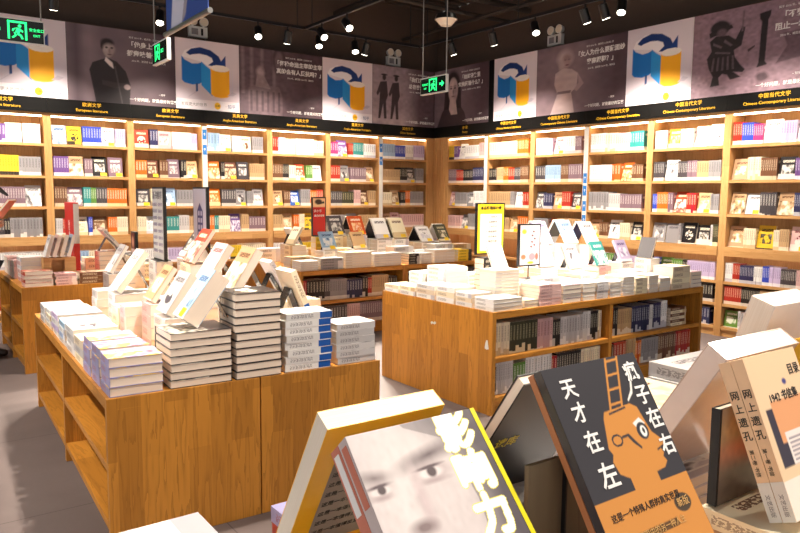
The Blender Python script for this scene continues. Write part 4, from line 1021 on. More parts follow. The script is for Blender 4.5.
def face_text(b, s, u, v, size, mat, o, ex, up, nz, w, h, t, bold=0, lift=.0008, tilt=0, thick=.0002):
    e2 = Matrix.Rotation(R(tilt), 3, nz) @ ex; u2 = Matrix.Rotation(R(tilt), 3, nz) @ up
    return lettering('lettering', s, size, mat, frame(o+ex*(w*u)+up*(h*v)+nz*(t+lift), e2, u2, nz), b, bold, thick=thick)

# 1: pale face cover with big white characters, its twin and the yellow book behind
w, h, t = .172, .242, .019
o, ex, up, nz = front_pose(dep(345, 437, .71), 47, h, t)
M_FACE = plain('grey_cover', (206, 190, 188), .35)
b, _ = placed('grey portrait cover with huge white characters and a yellow edge', w, h, t, M_FACE, o, ex, up)
A = Art(190, 268, (196, 186, 188))
A.grad(lambda u, v: np.clip((u-.62+(v-.6)*.35)*4, 0, 1), (86, 80, 86), 1)
A.grad(lambda u, v: np.clip((v-.86+(u-.1)*.18)*6, 0, 1)*np.clip((u-.3)*3, 0, 1), (96, 90, 96), .9)
A.ell(.36, .66, .44, .36, (206, 196, 196), .35)
A.poly([(.42, .98), (.66, .9), (.72, .76), (.74, .6), (.70, .40), (1, .3), (1, 1), (.4, 1)], (84, 76, 82), .55)
A.ell(.52, .84, .2, .028, (104, 92, 96), .9, rot=.12); A.ell(.08, .80, .1, .022, (130, 118, 120), .9, rot=-.1)
for eu, ev, s in ((.48, .765, 1.0), (.09, .745, .8)):
    A.ell(eu, ev, .12*s, .036*s, (168, 152, 154), .5); A.ell(eu, ev-.004, .095*s, .024*s, (214, 204, 204), .25); A.ell(eu+.008, ev, .036*s, .025*s, (84, 72, 76), .25)
    A.ell(eu, ev+.022*s, .1*s, .007, (88, 74, 80), .5, rot=.04); A.ell(eu, ev-.04*s, .1*s, .01, (170, 154, 156), .8)
A.ell(.35, .66, .035, .12, (196, 180, 182), .7); A.ell(.22, .62, .06, .16, (214, 206, 206), .7)
A.ell(.28, .555, .085, .028, (128, 112, 114), .6); A.ell(.30, .47, .13, .02, (140, 112, 116), .5); A.ell(.3, .43, .11, .025, (176, 150, 152), .6)
A.noise(.03, 4, 40)
def blob_char(A, ch, cu, cv, su, sv, rgb, grow, rgb2, grow2):
    c = bpy.data.curves.new('g', 'FONT'); c.body = ch; c.resolution_u = 2; c.align_x = 'CENTER'; c.align_y = 'CENTER'
    t_ = bpy.data.objects.new('g', c); COL.objects.link(t_); me = bpy.data.meshes.new_from_object(t_.evaluated_get(bpy.context.evaluated_depsgraph_get())); me.calc_loop_triangles()
    m = np.zeros(A.U.shape, bool)
    for tr in me.loop_triangles:
        p = [(cu+me.vertices[i].co.x*su, cv+me.vertices[i].co.y*sv) for i in tr.vertices]
        d = (p[1][1]-p[2][1])*(p[0][0]-p[2][0])+(p[2][0]-p[1][0])*(p[0][1]-p[2][1])
        if abs(d) < 1e-12: continue
        l0 = ((p[1][1]-p[2][1])*(A.U-p[2][0])+(p[2][0]-p[1][0])*(A.V-p[2][1]))/d; l1 = ((p[2][1]-p[0][1])*(A.U-p[2][0])+(p[0][0]-p[2][0])*(A.V-p[2][1]))/d
        m |= (l0 >= -.02) & (l1 >= -.02) & (l0+l1 <= 1.02)
    bpy.data.objects.remove(t_); bpy.data.curves.remove(c); bpy.data.meshes.remove(me)
    def dil(m, r):
        o_ = np.zeros_like(m)
        for dy in range(-r, r+1):
            for dx in range(-r, r+1):
                if dx*dx+dy*dy <= r*r+.5: o_ |= np.roll(np.roll(m, dy, 0), dx, 1)
        return o_
    A.blend(dil(m, grow2).astype(float), rgb2); A.blend(dil(m, grow).astype(float), rgb)
for ch, cv in (('影', .90), ('响', .705), ('力', .505)): blob_char(A, ch, .80, cv, .29, .195, (246, 244, 242), 3, (228, 214, 60), 4)
face_art(A, b, o, ex, up, nz, w, h, t, 0, .965, 0, 1)
M_YEDGE = plain('yellow_ink', (232, 216, 20), .4)
k = MB().prism([o+ex*(w*.965)+nz*(t+.0003), o+ex*w+nz*(t+.0003), o+ex*w+up*h+nz*(t+.0003), o+ex*(w*.965)+up*h+nz*(t+.0003)], nz*.0006).build('yellow_edge', M_YEDGE, b); k.matrix_world = Matrix.Identity(4)
face_text(b, '让别人说好的秘密', .42, .2, .014, M_INKK, o, ex, up, nz, w, h, t)
M_SPR = plain('red_white_spine', (206, 120, 96), .4)
mt = cover('cream', 1)
o2 = o-nz*(t+.001)
b2, _ = placed('red spined book directly behind the grey portrait cover', w, h, t, M_SPR, o2, ex, up)
# spine marks of the two
for bb, oo in ((b, o), (b2, o2)):
    for (v0, v1, m) in ((.70, .97, M_SPR if bb is b else M_INKW), (.40, .62, M_INKK)):
        if m is M_INKK:
            l_ = lettering('spine_lettering', '影响力', .013, m, frame(oo-ex*.0006+nz*(t/2)+up*(h*.5), -up, nz, -ex), bb, .01, thick=.0001)
        else:
            q0 = oo-ex*.0006+nz*.004
            k = MB().prism([q0+up*h*v0, q0+nz*(t-.008)+up*h*v0, q0+nz*(t-.008)+up*h*v1, q0+up*h*v1], ex*.0005).build('spine_band', m, bb); k.matrix_world = Matrix.Identity(4)
zb = (o2).z-.001
stack('T5', .335, .545, .405, .628, 6, zb, ['white', 'grey'], 'pile under the grey portrait cover', 'x-', jit=.001, rot=.2)
wy, hy, ty = .168, .245, .028
oy, exy, upy, nzy = back_pose(dep(317, 412, .80), 60, wy, hy, ty)
M_YCOV = plain('orange_yellow_cover', (255, 190, 26), .35)
by, _ = placed('yellow book with thick white page edges behind the grey portrait cover', wy, hy, ty, M_YCOV, oy, exy, upy, board=.0012, lip=.0)
k = MB().prism([oy-nzy*.0006+exy*(wy*.10)+upy*(hy*.10), oy-nzy*.0006+exy*(wy*.84)+upy*(hy*.10), oy-nzy*.0006+exy*(wy*.84)+upy*(hy*.86), oy-nzy*.0006+exy*(wy*.10)+upy*(hy*.86)], nzy*.0004).build('grey_blurb', plain('grey_blurb_print', (150, 138, 130), .6), by); k.matrix_world = Matrix.Identity(4)
for i_ in range(9):
    lettering('lettering', '这是一本值得反复阅读的小书', .009, M_INKK, frame(oy-nzy*.0009+exy*(wy*.47)+upy*(hy*(.80-.075*i_)), -exy, upy, -nzy), by, thick=.0001)
stack('T5', .345, .575, .655, .832, 6, oy.z-.001, ['white', 'cream'], 'pile under the yellow book', 'x-', jit=.001, rot=.2)

# 2: dark cover with an orange head
w, h, t = .170, .245, .012
o, ex, up, nz = front_pose(dep(540, 371, .80), 57.5, h, t)
b, _ = placed('dark cover with an orange head, a ladder and white characters', w, h, t, plain('charcoal_wrap', (50, 48, 54), .22), o, ex, up)
OR_ = (200, 134, 62); DK = (50, 48, 54)
A = Art(150, 210, DK)
A.poly([(0, 0), (1, 0), (1, .375), (0, .375)], OR_)
A.poly([(.40, .715), (.43, .745), (.72, .755), (.78, .73), (.80, .66), (.82, .60), (.90, .545), (.905, .53), (.84, .515), (.855, .49), (.83, .475), (.85, .45), (.80, .425), (.70, .42), (.70, .372), (.42, .372), (.42, .43), (.34, .46), (.32, .52), (.35, .55), (.33, .58)], OR_)
for (pu, pv), (qu, qv) in (((.67, 1), (.50, .74)), ((.80, 1), (.63, .745))):
    A.poly([(pu-.010, pv), (pu+.010, pv), (qu+.010, qv), (qu-.010, qv)], OR_)
for k_ in range(4):
    f_ = .08+k_*.27; uu = .67+(.50-.67)*f_; vv = 1-.26*f_
    A.poly([(uu, vv-.005), (uu+.13, vv-.001), (uu+.13, vv+.010), (uu, vv+.006)], OR_)
A.poly([(.83, .865), (.845, .86), (.80, .80), (.72, .765), (.72, .775), (.79, .815)], (236, 232, 226))
A.poly([(.47, .735), (.66, .748), (.66, .738), (.47, .725)], DK)
A.ell(.445, .605, .055, .03, DK, .02); A.ell(.445, .605, .042, .02, OR_, .02)
A.poly([(.50, .618), (.58, .622), (.62, .58), (.66, .545), (.65, .535), (.59, .575), (.56, .608), (.50, .606)], DK)
A.poly([(.665, .66), (.70, .625), (.79, .645), (.75, .68)], (236, 232, 226)); A.ell(.735, .615, .06, .042, (46, 46, 56), .05); A.ell(.742, .612, .032, .028, (240, 238, 234), .08); A.ell(.745, .615, .014, .014, (40, 40, 44), .1)
A.poly([(.80, .515), (.90, .53), (.89, .522), (.80, .505)], DK)
A.ell(.82, .255, .09, .042, (70, 56, 40), .05); A.poly([(.18, .17), (.70, .17), (.70, .205), (.18, .205)], (96, 66, 34))
face_art(A, b, o, ex, up, nz, w, h, t)
for s, u, v, sz in (('天', .19, .885, .025), ('才', .20, .765, .025), ('在', .215, .625, .026), ('左', .23, .465, .030), ('疯', .88, .90, .026), ('子', .90, .775, .026), ('在', .915, .65, .026), ('右', .925, .515, .026)):
    face_text(b, s, u, v, sz, M_INKW, o, ex, up, nz, w, h, t, .022)
face_text(b, '这是一个特殊人群的真实世界', .46, .295, .0095, M_INKK, o, ex, up, nz, w, h, t)
face_text(b, '看看他们眼中的另一种人生', .44, .187, .0095, plain('tan_ink', (206, 160, 96), .5), o, ex, up, nz, w, h, t)
face_text(b, '新版', .82, .255, .011, plain('pale_tan_ink', (216, 170, 106), .5), o, ex, up, nz, w, h, t)
o3 = o-nz*(.009+.001)
b2, _ = placed('tan spined book directly behind the dark cover with the orange head', w, h, .009, plain('tan_wrap', (176, 112, 70), .4), o3, ex, up)
stack('T5', .55, .778, .36, .60, 6, o3.z-.001, ['grey', 'tan'], 'pile under the orange head cover', 'x-', jit=.001, rot=.2)
ob, exb, upb, nzb = back_pose(Vector((.590, .578, 1.325)), 56, .17, .235, .016)
bb, _ = placed('black book leaning behind the orange head cover', .17, .235, .016, plain('black_wrap', (30, 26, 28), .4), ob, exb, upb, M_PAGE_TAN)
lettering('lettering', '读库', .02, M_YEDGE, frame(ob-nzb*.0004+exb*.135+upb*.12, -exb, upb, -nzb), bb, .02, thick=.0001)
stack('T5', .575, .778, .607, .755, 6, ob.z-.001, ['brown', 'grey'], 'pile under the black leaning book', 'x-', jit=.001, rot=.2)
# olive boards standing between the two leaves
M_OLIVE = wood('olive_board', (124, 108, 84), (86, 72, 54), 'Z', False, .5)
root = empty('book_stand', (0, 0, 0))
zt = o3.z-.0005
for xa, xb in ((.555, .611), (.615, .70)): MB().box((xa, .522, zt), (xb, .528, zt+.12)).build('board', M_OLIVE, root)
MB().box((.6118, .517, zt), (.6142, .529, zt+.13)).build('centre_plate', M_BLACK, root)
tag(root, 'dark wooden board stand under the orange head cover', 'stand', 'book stands')

# 3: cream books with two pale spines, the plastic wrapped slab behind and the upright book under them
w, h, t = .152, .232, .019
P0 = dep(742, 359, 1.03)
o, ex, up, nz = front_pose(P0, 67, h, t)
M_PEACH = plain('peach_cover', (236, 200, 162), .4)
b, _ = placed('peach cover with a photograph and a white band, right of the dark tent', w, h, t, M_PEACH, o, ex, up)
A = Art(100, 140, (236, 202, 164))
A.poly([(.10, .30), (1, .30), (1, .66), (.10, .66)], (58, 52, 66)); A.poly([(.22, .44), (.96, .44), (.96, .70), (.22, .70)], (226, 160, 112))
A.poly([(.30, .30), (1, .30), (1, .50), (.30, .50)], (238, 226, 220)); A.ell(.6, .8, .04, .02, (70, 70, 130), .3)
A.poly([(0, 0), (1, 0), (1, .235), (0, .235)], (240, 228, 216))
for k_ in range(6): A.poly([(.34, .32+k_*.026), (.86-.05*(k_ % 3), .32+k_*.026), (.86-.05*(k_ % 3), .332+k_*.026), (.34, .332+k_*.026)], (150, 140, 150))
face_art(A, b, o, ex, up, nz, w, h, t)
face_text(b, '目录', .85, .86, .018, M_INKK, o, ex, up, nz, w, h, t, .01)
face_text(b, '1942 书信集', .5, .715, .016, M_INKK, o, ex, up, nz, w, h, t, .012)
o2 = o-nz*(t+.001)
b2, _ = placed('second peach volume standing behind the peach photograph cover', w, h, t, M_PEACH, o2, ex, up)
for bb, oo in ((b, o), (b2, o2)):
    k = MB().prism([oo-ex*.0006, oo-ex*.0006+nz*t, oo-ex*.0006+nz*t+up*h*.24, oo-ex*.0006+up*h*.24], ex*.0005).build('white_band', M_WHITE, bb); k.matrix_world = Matrix.Identity(4)
    for k_, ch in enumerate('网上遗孔'): lettering('spine_lettering', ch, .0145, M_INKK, frame(oo-ex*.0006+nz*(t/2)+up*(h*(.78-.085*k_)), nz, up, -ex), bb, .012, thick=.0001)
    lettering('spine_lettering', '第一卷 书信' if bb is b else '第二卷 书信', .0075, M_INKK, frame(oo-ex*.0006+nz*(t*.36)+up*(h*.36), -up, nz, -ex), bb, thick=.0001)
    lettering('spine_lettering', '文艺出版', .008, M_INKG, frame(oo-ex*.0012+nz*(t/2)+up*(h*.1), -up, nz, -ex), bb, thick=.0001)
zt3 = o2.z-.001
stack('T5', o.x-.03, o.x+.20, o.y-.075, o2.y+.094, 6, zt3, ['tan', 'cream'], 'pile under the two peach volumes', 'x-', jit=.001, rot=.2, pages=M_PAGE)
wy, hy, ty = .235, .29, .040
Pb = dep(708, 343, 1.13)
oy, exy, upy, nzy = back_pose(Pb, 58, wy, hy, ty)
M_WRAP = plain('shrink_wrap_white', (206, 182, 168), .18)
by, _ = placed('thick white shrink wrapped book leaning behind the peach volumes', wy, hy, ty, M_WRAP, oy, exy, upy, plain('wrapped_pages', (232, 214, 204), .22), lip=.001)
stack('T5', oy.x-wy-.004, oy.x+.004, oy.y-.055, oy.y+.055, 6, oy.z-.001, ['white'], 'pile under the shrink wrapped book', 'x-', jit=.001, rot=.2)
ub = Vector((on_y(712, 405, o2.y+.088).x, o2.y+.088, zt3+.001))
uw, uh, ut = .15, .15, .014
A = Art(60, 80, (150, 130, 110)); A.ell(.3, .75, .4, .2, (196, 156, 110), .6); A.ell(.5, .5, .5, .12, (214, 126, 92), .6); A.ell(.8, .4, .2, .08, (206, 96, 80), .7); A.ell(.9, .25, .25, .15, (110, 150, 146), .7); A.ell(.4, .1, .6, .3, (100, 84, 72), .6); A.noise(.08, 2, 16)
bu, _ = placed('upright book with a cloudy painted cover and black spine under the peach volumes', uw, uh, ut, plain('black_cloth', (18, 16, 22), .5), ub, X, Z)
face_art(A, bu, ub, X, Z, -Y, uw, uh, ut, .03, 1, 0, 1)

# 4: pair at the right edge of the table
w, h, t = .17, .24, .03
P0 = dep(802, 338, 1.24)
o, ex, up, nz = front_pose(P0, 70, h, t)
placed('bright yellow book propped at the far right of the table in front', w, h, t, plain('bright_yellow_cover', (240, 190, 50), .4), o, ex, up)
stack('T5', o.x-.01, o.x+.18, o.y-.03, o.y+.08, 6, o.z-.001, ['white'], 'pile under the bright yellow book', 'x-', jit=.001, rot=.2)
oy, exy, upy, nzy = back_pose(dep(783, 299, 1.34)+Y*.06, 72, .18, .28, .05)
placed('thick white book back to back with the bright yellow book', .18, .28, .05, plain('white_cloth', (232, 222, 214), .4), oy, exy, upy)
stack('T5', oy.x-.184, oy.x+.004, oy.y-.012, oy.y+.075, 6, oy.z-.001, ['cream'], 'pile under the thick white book', 'x-', jit=.001, rot=.2)

# flat stacks on the same table
stack('T5', .205, .375, .85, 1.06, 4, 1.032, ['white'], 'left corner stack, table in front', 'y-', jit=.002, styles=(0,), look='thick white book', rot=.8)
stack('T5', .492, .68, .86, 1.055, 4, 1.012, ['red', 'collage'], 'stack behind the yellow book, table in front', 'x-', jit=.002, styles=(2,), look='small purple and red book', rot=1)
stack('T5', 1.27, 1.50, .80, 1.05, 6, 1.09, ['white', 'cream'], 'white stack between the dark tent and the peach volumes', 'x-', jit=.004, look='flat white book', styles=(0, 1))
stack('T5', 1.53, 1.78, .80, 1.05, 6, 1.12, ['white', 'light grey'], 'white stack behind the shrink wrapped book', 'x-', jit=.004, look='flat white book', styles=(1,))
stack('T5', .80, 1.00, .62, .80, 5, 1.04, ['white', 'grey'], 'stack behind the black leaning book', 'x-', jit=.003, look='flat pale book')

# build the stacked books: the 300 that show largest one by one, the rest as one object
STK.sort(key=lambda q: -q[0])
protos = {}
vs, fs, uvs, mi, mats = [], [], [], [], [M_PAGE]
for q, (s_, w, h, t, wd, sty, mw, pages, board, lip, name, lab, grp) in enumerate(STK):
    if q < 300:
        key = (round(w, 4), round(h, 4), round(t, 4), wd, sty)
        if key in protos: b = copy_book(protos[key], name, mw)
        else: b = protos[key] = mk_book(name, w, h, t, cover(wd, sty), mw, True, pages, board, lip)
        tag(b, lab, 'book', grp)
    else:
        m = cover(wd, sty)
        if m not in mats: mats.append(m)
        v, f, uv = book_geo(w, h, t, board, lip); p = page_geo(w, h, t, board, lip); b = len(vs)
        vs += [mw @ Vector(c) for c in v]; fs += [tuple(b+i for i in q_) for q_ in f]; uvs += uv; mi += [mats.index(m)]*len(f)
        b = len(vs); vs += [mw @ Vector(c) for c in p.v]; fs += [tuple(b+i for i in q_) for q_ in p.f]; uvs += [(1.5, .5)]*24; mi += [0]*6
me = bpy.data.meshes.new('stacked_rest'); me.from_pydata([tuple(v) for v in vs], [], fs)
l = me.uv_layers.new(name='UVMap'); l.data.foreach_set('uv', [c for p in uvs for c in p])
for m in mats: me.materials.append(m)
me.polygons.foreach_set('material_index', mi)
o = bpy.data.objects.new('stacked_books', me); COL.objects.link(o)
tag(o, 'half hidden books packed between and under the visible stacks on the tables', 'books', kind='stuff')

# ------------------------------------------------------------------ overhead
M_CORD = plain('steel_cable', (150, 146, 140), .4, .5)
M_PIPE = plain('dark_pipe', (46, 38, 34), .6)
def track(p, q, label):
    p, q = Vector(p), Vector(q); root = empty('lighting_track', (0, 0, 0)); d = (q-p).normalized(); n = Vector((-d.y, d.x, 0))
    a = p-n*.018
    MB().prism([a, a+n*.036, a+n*.036+Z*.034, a+Z*.034], q-p).build('rail', M_BLACK, root)
    L_ = (q-p).length; k = int(L_/2)+1
    for i in range(k+1):
        c = p+d*(.15+(L_-.3)*i/k); MB().tube(c+Z*.034, Vector((c.x, c.y, CZ-.02)), .006, n=8).build('hanger_rod', M_BLACK, root)
    tag(root, label, 'lighting track', 'ceiling lighting tracks')
TZ = 3.62
track((-1.2, 8.27, TZ), (6.28, 8.27, TZ), 'black lighting track along the back wall')
track((6.3, 8.25, TZ), (6.3, -1.0, TZ), 'black lighting track along the right wall')
track((4.45, 8.24, TZ), (4.45, -1.0, TZ), 'black lighting track branching from the back wall track')
track((1.7, 8.24, TZ), (1.7, -1.0, TZ), 'black lighting track above the low left table')
for y_, z_, r_, lab in ((7.7, 4.05, .03, 'thin dark pipe nearest the back wall'), (7.35, 4.15, .045, 'thick dark pipe in front of the thin one'), (5.2, 4.3, .05, 'dark pipe crossing above the long table')):
    tag(MB().tube((X0+.05, y_, z_), (XR+.2, y_, z_), r_, n=14).build('ceiling_pipe', M_PIPE), lab, 'pipe', 'pipes under the ceiling')
for x_, z_, r_, lab in ((6.85, 4.0, .028, 'thin dark pipe nearest the right wall'), (5.6, 4.22, .05, 'thick dark pipe running towards the back wall')):
    tag(MB().tube((x_, Y0+.05, z_), (x_, YB+.2, z_), r_, n=14).build('ceiling_pipe', M_PIPE), lab, 'pipe', 'pipes under the ceiling')
m = MB(); 
for s_ in (-.14, .14): m.box((3.2+s_-.012, Y0+.1, 4.1), (3.2+s_+.012, YB+.1, 4.16))
yy = Y0+.2
while yy < YB: m.box((3.07, yy, 4.1), (3.33, yy+.03, 4.115)); yy += .28
tag(m.build('cable_tray', M_PIPE), 'dark ladder cable tray under the ceiling', 'cable tray')

track((-.7, 8.24, TZ), (-.7, -1.0, TZ), 'black lighting track over the aisle left of the tables')
M_LENS = emit('lamp_lens', (255, 244, 224), 14.0)
proto_light = [None]
USED = []
def spot(p, target, watts, label, size=58, blend=.55, body=True):
    p = Vector(p)
    while any((p-u_).length < .17 for u_ in USED):
        p += (Vector((.06, 0, 0)) if abs(p.y-8.27) < .01 else Vector((0, .06, 0)))
    USED.append(p.copy()); d = (Vector(target)-p).normalized()
    q = d.to_track_quat('-Z', 'Y').to_matrix().to_4x4()
    c = p-Z*.12
    if proto_light[0] is None:
        root = empty('track_spotlight'); root.matrix_world = Matrix.Translation(c)
        mb = MB(); mb.tube((0, 0, .07), (0, 0, -.085), .048, .048, 24); hb = mb.build('lamp_housing', M_BLACK, root, smooth=False)
        MB().tube((0, 0, -.0855), (0, 0, -.089), .04, .04, 24).build('lamp_lens', M_LENS, root)
        MB().tube((0, 0, .0705), (0, 0, .075), .04, .03, 24).build('rear_cap', M_DARKMETAL, root)
        kids = list(root.children); proto_light[0] = (root, kids)
    else:
        src, kids0 = proto_light[0]
        root = src.copy(); COL.objects.link(root); root.matrix_world = Matrix.Translation(c); kids = []
        for k in kids0:
            n_ = k.copy(); COL.objects.link(n_); n_.parent = root; kids.append(n_)
    for k in kids: k.matrix_parent_inverse = Matrix.Identity(4); k.matrix_basis = q
    arm = MB().tube((0, 0, .121), (0, 0, .03), .012, n=10).build('arm', M_BLACK, root); arm.matrix_parent_inverse = Matrix.Identity(4)
    tag(root, label, 'spotlight', 'track spotlights')
    l = bpy.data.lights.new('spot', 'SPOT'); l.energy = watts*GAIN; l.spot_size = R(size); l.spot_blend = blend; l.shadow_soft_size = .035; l.color = WARM
    lo = bpy.data.objects.new('spot', l); COL.objects.link(lo); lo.matrix_world = Matrix.Translation(c+d*.10) @ q
    return root
GAIN = 2.3; WARM = (1.0, .89, .745)
def on_track_x(px, y=8.27): return x_at(px, y, TZ-.1)
# lamps the photograph shows
W_ = 135
for px, tgt, lab in ((258, (3.0, 6.2, .8), 'leftmost lit spotlight on the back wall track'), (355, (4.6, 6.9, .9), 'lit spotlight right of the branch on the back wall track'), (160, (2.0, 6.8, .9), 'lit spotlight above the suited man poster'), (319, (3.9, 6.9, .9), 'lit spotlight just right of the track junction')):
    spot((on_track_x(px), 8.27, TZ), tgt, 260, lab)
def y_on_branch(px, x): 
    lo, hi = -1.0, 9.0
    for _ in range(50):
        m_ = (lo+hi)/2
        if pj((x, m_, TZ-.1))[0] > px: lo = m_
        else: hi = m_
    return lo
spot((4.45, y_on_branch(322, 4.45), TZ), (4.4, 5.0, .8), 260, 'lit spotlight on the branch track, nearest its junction')
spot((4.45, y_on_branch(347, 4.45), TZ), (4.2, 4.2, .8), 260, 'second lit spotlight along the branch track')
spot((6.3, y_on_branch(535, 6.3), TZ), (5.4, 4.3, .8), 260, 'lit spotlight left of the twin emergency lamp')
spot((6.3, y_on_branch(622, 6.3), TZ), (4.9, 4.0, .8), 260, 'lit spotlight nearest the viewer on the right wall track')
yq = y_on_branch(493, 6.3)
spot((6.3, yq, TZ), (7.4, yq+.3, 1.2), W_, 'dark backed spotlight turned to the right wall shelves', 88, .95); 
yq = y_on_branch(585, 6.3)
spot((6.3, yq, TZ), (7.4, yq-.2, 1.2), W_, 'dark backed spotlight nearer the viewer, turned to the right wall', 88, .95)
# further lamps of the same tracks
for k, x_ in enumerate((.5, 1.5, 2.75, 4.2, 5.2)): spot((x_, 8.27, TZ), (x_+.1, 9.35, 1.0), W_, 'spotlight washing the back wall shelves, %s from the left' % ORD[k+1], 88, .95)
for k, y_ in enumerate((7.55, 4.85, 3.7)): spot((6.3, y_, TZ), (7.45, y_, 1.0), W_, 'spotlight washing the right wall shelves, %s from the corner' % ORD[k+1], 88, .95)
for k, y_ in enumerate((3.2, 4.0, 4.9, 5.9)): spot((1.7, y_, TZ), (1.35+.1*k, y_-.15, .7), 205, 'spotlight over the low left table, %s from its front' % ORD[k+1], 52)
for k, (y_, tx, ty_) in enumerate(((3.0, 3.7, 4.0), (3.7, 4.3, 4.3), (5.0, 5.0, 4.5))): spot((4.45, y_, TZ), (tx, ty_, .8), 250, 'spotlight over the long table, %s along the branch' % ORD[k+1], 56)
for k, (x_, y_, tx, ty_) in enumerate(((1.7, .9, .7, .75), (1.7, .2, 1.2, .6), (4.45, .7, 1.9, .8), (1.7, 1.9, .5, 1.0), (1.7, 2.5, .1, 3.2))): spot((x_, y_, TZ), (tx, ty_, 1.0), 82, 'spotlight above the viewer, lamp %s of that run' % ORD[k+1], 56)

for k, (y_, tx, ty_, tz) in enumerate(((3.5, .75, 3.8, .3), (4.6, .8, 4.7, .25), (6.6, .8, 6.9, .4))): spot((-.7, y_, TZ), (tx, ty_, tz), 110, 'spotlight over the left aisle, %s along its track' % ORD[k+1], 56)
spot((1.7, 4.55, TZ), (3.35, 4.1, .5), 230, 'added unseen spotlight on the left track brightening the plain end of the long table', 44)  # extra unseen lamp, added to lift the light on this end panel
spot((1.7, 1.35, TZ), (1.45, 3.05, .78), 90, 'added unseen spotlight brightening the front stacks of the low left table', 34)  # another unseen lamp, put in to brighten the grey page fronts
# hanging exit signs
M_GREEN = emit('exit_green', (40, 240, 130), 1.6)
M_EXITBG = plain('exit_dark_green', (8, 30, 20), .25)
def exit_sign(c, ex, ez, w, h, label, cat_dir, text, pict_u):
    c = Vector(c); root = empty('exit_sign', (0, 0, 0)); root.matrix_world = Matrix.Identity(4); o = c-ex*w/2-Z*h/2-ez*.028
    MB().prism([o, o+ex*w, o+ex*w+Z*h, o+Z*h], ez*.028).build('casing', M_WHITE, root)
    q = o+ez*.0282+ex*.006+Z*.01
    MB().prism([q, q+ex*(w-.012), q+ex*(w-.012)+Z*(h-.02), q+Z*(h-.02)], ez*.0012).build('face', M_EXITBG, root)
    f = o+ez*.030
    def poly(pts, nm='pictogram', mat=M_GREEN):
        MB().prism([f+ex*(w*u)+Z*(h*v) for u, v in pts], ez*.0008).build(nm, mat, root)
    s = h/w; u0 = pict_u
    def U(a): return u0+a*s
    # door outline and running figure
    m_ = MB()
    for pts in ([(U(-.36), .14), (U(-.28), .14), (U(-.28), .86), (U(-.36), .86)], [(U(.28), .14), (U(.36), .14), (U(.36), .86), (U(.28), .86)], [(U(-.36), .80), (U(.36), .80), (U(.36), .88), (U(-.36), .88)],
                [(U(-.08), .42), (U(.08), .40), (U(.14), .58), (U(-.02), .62)], [(U(-.02), .62), (U(-.18), .56), (U(-.2), .46), (U(-.14), .46), (U(-.12), .52)], [(U(.1), .58), (U(.22), .50), (U(.2), .44), (U(.08), .50)],
                [(U(-.08), .42), (U(-.02), .30), (U(-.16), .18), (U(-.22), .22), (U(-.1), .32), (U(-.14), .42)], [(U(.0), .42), (U(.16), .34), (U(.22), .18), (U(.14), .17), (U(.1), .28), (U(-.02), .34)]):
        m_.prism([f+ex*(w*u)+Z*(h*v) for u, v in pts], ez*.0008)
    hc = f+ex*(w*U(.09))+Z*(h*.69)
    m_.prism([hc+ex*(math.cos(a)*h*.065)+Z*(math.sin(a)*h*.065) for a in [i*math.pi/6 for i in range(12)]], ez*.0008)
    m_.build('running_pictogram', M_GREEN, root)
    if cat_dir:
        d_ = cat_dir; a0 = u0+d_*.62*s
        poly([(a0+d_*.42*s, .5), (a0+d_*.2*s, .68), (a0+d_*.2*s, .56), (a0, .56), (a0, .44), (a0+d_*.2*s, .44), (a0+d_*.2*s, .32)], 'arrow')
    for s_, v, sz in text:
        tu = u0-(cat_dir if cat_dir else -1)*.72*s
        lettering('lettering', s_, h*sz, M_GREEN, frame(f+ex*(w*tu)+Z*(h*v)+ez*.0004, ex, Z, ez), root, .01, thick=.0003)
    for sgn in (-1, 1):
        a = c+ex*(w*.46*sgn)+Z*(h/2)-ez*.014
        MB().tube(a-Z*.002, Vector((a.x, a.y, CZ-.02)), .0045, n=8).build('suspension_rod', M_CORD, root)
    tag(root, label, 'exit sign', 'green exit signs')
tx_ = [('安全出口', .58, .145), ('EXIT', .36, .13)]
r = dep(44.5, 34, 4.9); exit_sign(r-X*.21, X, -Y, .42, .165, 'long green exit sign with an arrow, in front of the leftmost question mark poster', -1, tx_, .60)
r = dep(433, 85, 6.2); exit_sign(r, -Y, -X, .36, .15, 'green exit sign hanging in front of the corner posters', 1, tx_, .50)
r = dep(159.5, 52, 5.0); exit_sign(r, -Y, -X, .33, .15, 'green exit sign beside the suited man poster, seen edge on', 0, [('出口', .5, .2)], .36)

# hanging banner
a = Art(60, 80, (44, 74, 150))
a.poly([(.12, .0), (.40, .0), (.72, .40), (.74, .62), (.50, .62), (.46, .44), (.36, .5), (.30, .42)], (206, 204, 220)); a.poly([(.40, 0), (.50, .03), (.80, .42), (.80, .62), (.74, .62), (.72, .40)], (160, 150, 160)); a.poly([(.1, .66), (.74, .62), (.8, .8), (.3, .9), (.1, .8)], (206, 204, 220))
bl = dep(167, 34, 3.9)
bw = .62
root = empty('hanging_banner', (0, 0, 0)); root.matrix_world = Matrix.Identity(4)
exb, ezb = -Y, -X
MB().prism([bl+Z*.01, bl+exb*bw+Z*.01, bl+exb*bw+Z*1.2, bl+Z*1.2], -ezb*.004).build('cloth', plain('banner_blue', (44, 74, 150), .7), root)
a.build('printed_picture', bl+Z*.012+ezb*.001, exb, Z, bw, 1.18, root)
MB().tube(bl-exb*.03, bl+exb*(bw+.03), .014).build('bottom_rod', M_STEEL, root)
MB().tube(bl-exb*.03+Z*1.21, bl+exb*(bw+.03)+Z*1.21, .012).build('top_rod', M_STEEL, root)
for s_ in (.1, .9): MB().tube(bl+exb*(bw*s_)+Z*1.22, Vector((bl.x, (bl+exb*(bw*s_)).y, CZ-.02)), .004, n=8).build('suspension_cable', M_CORD, root)
tag(root, 'blue hanging banner with a white shape and a metal bottom rod', 'banner')

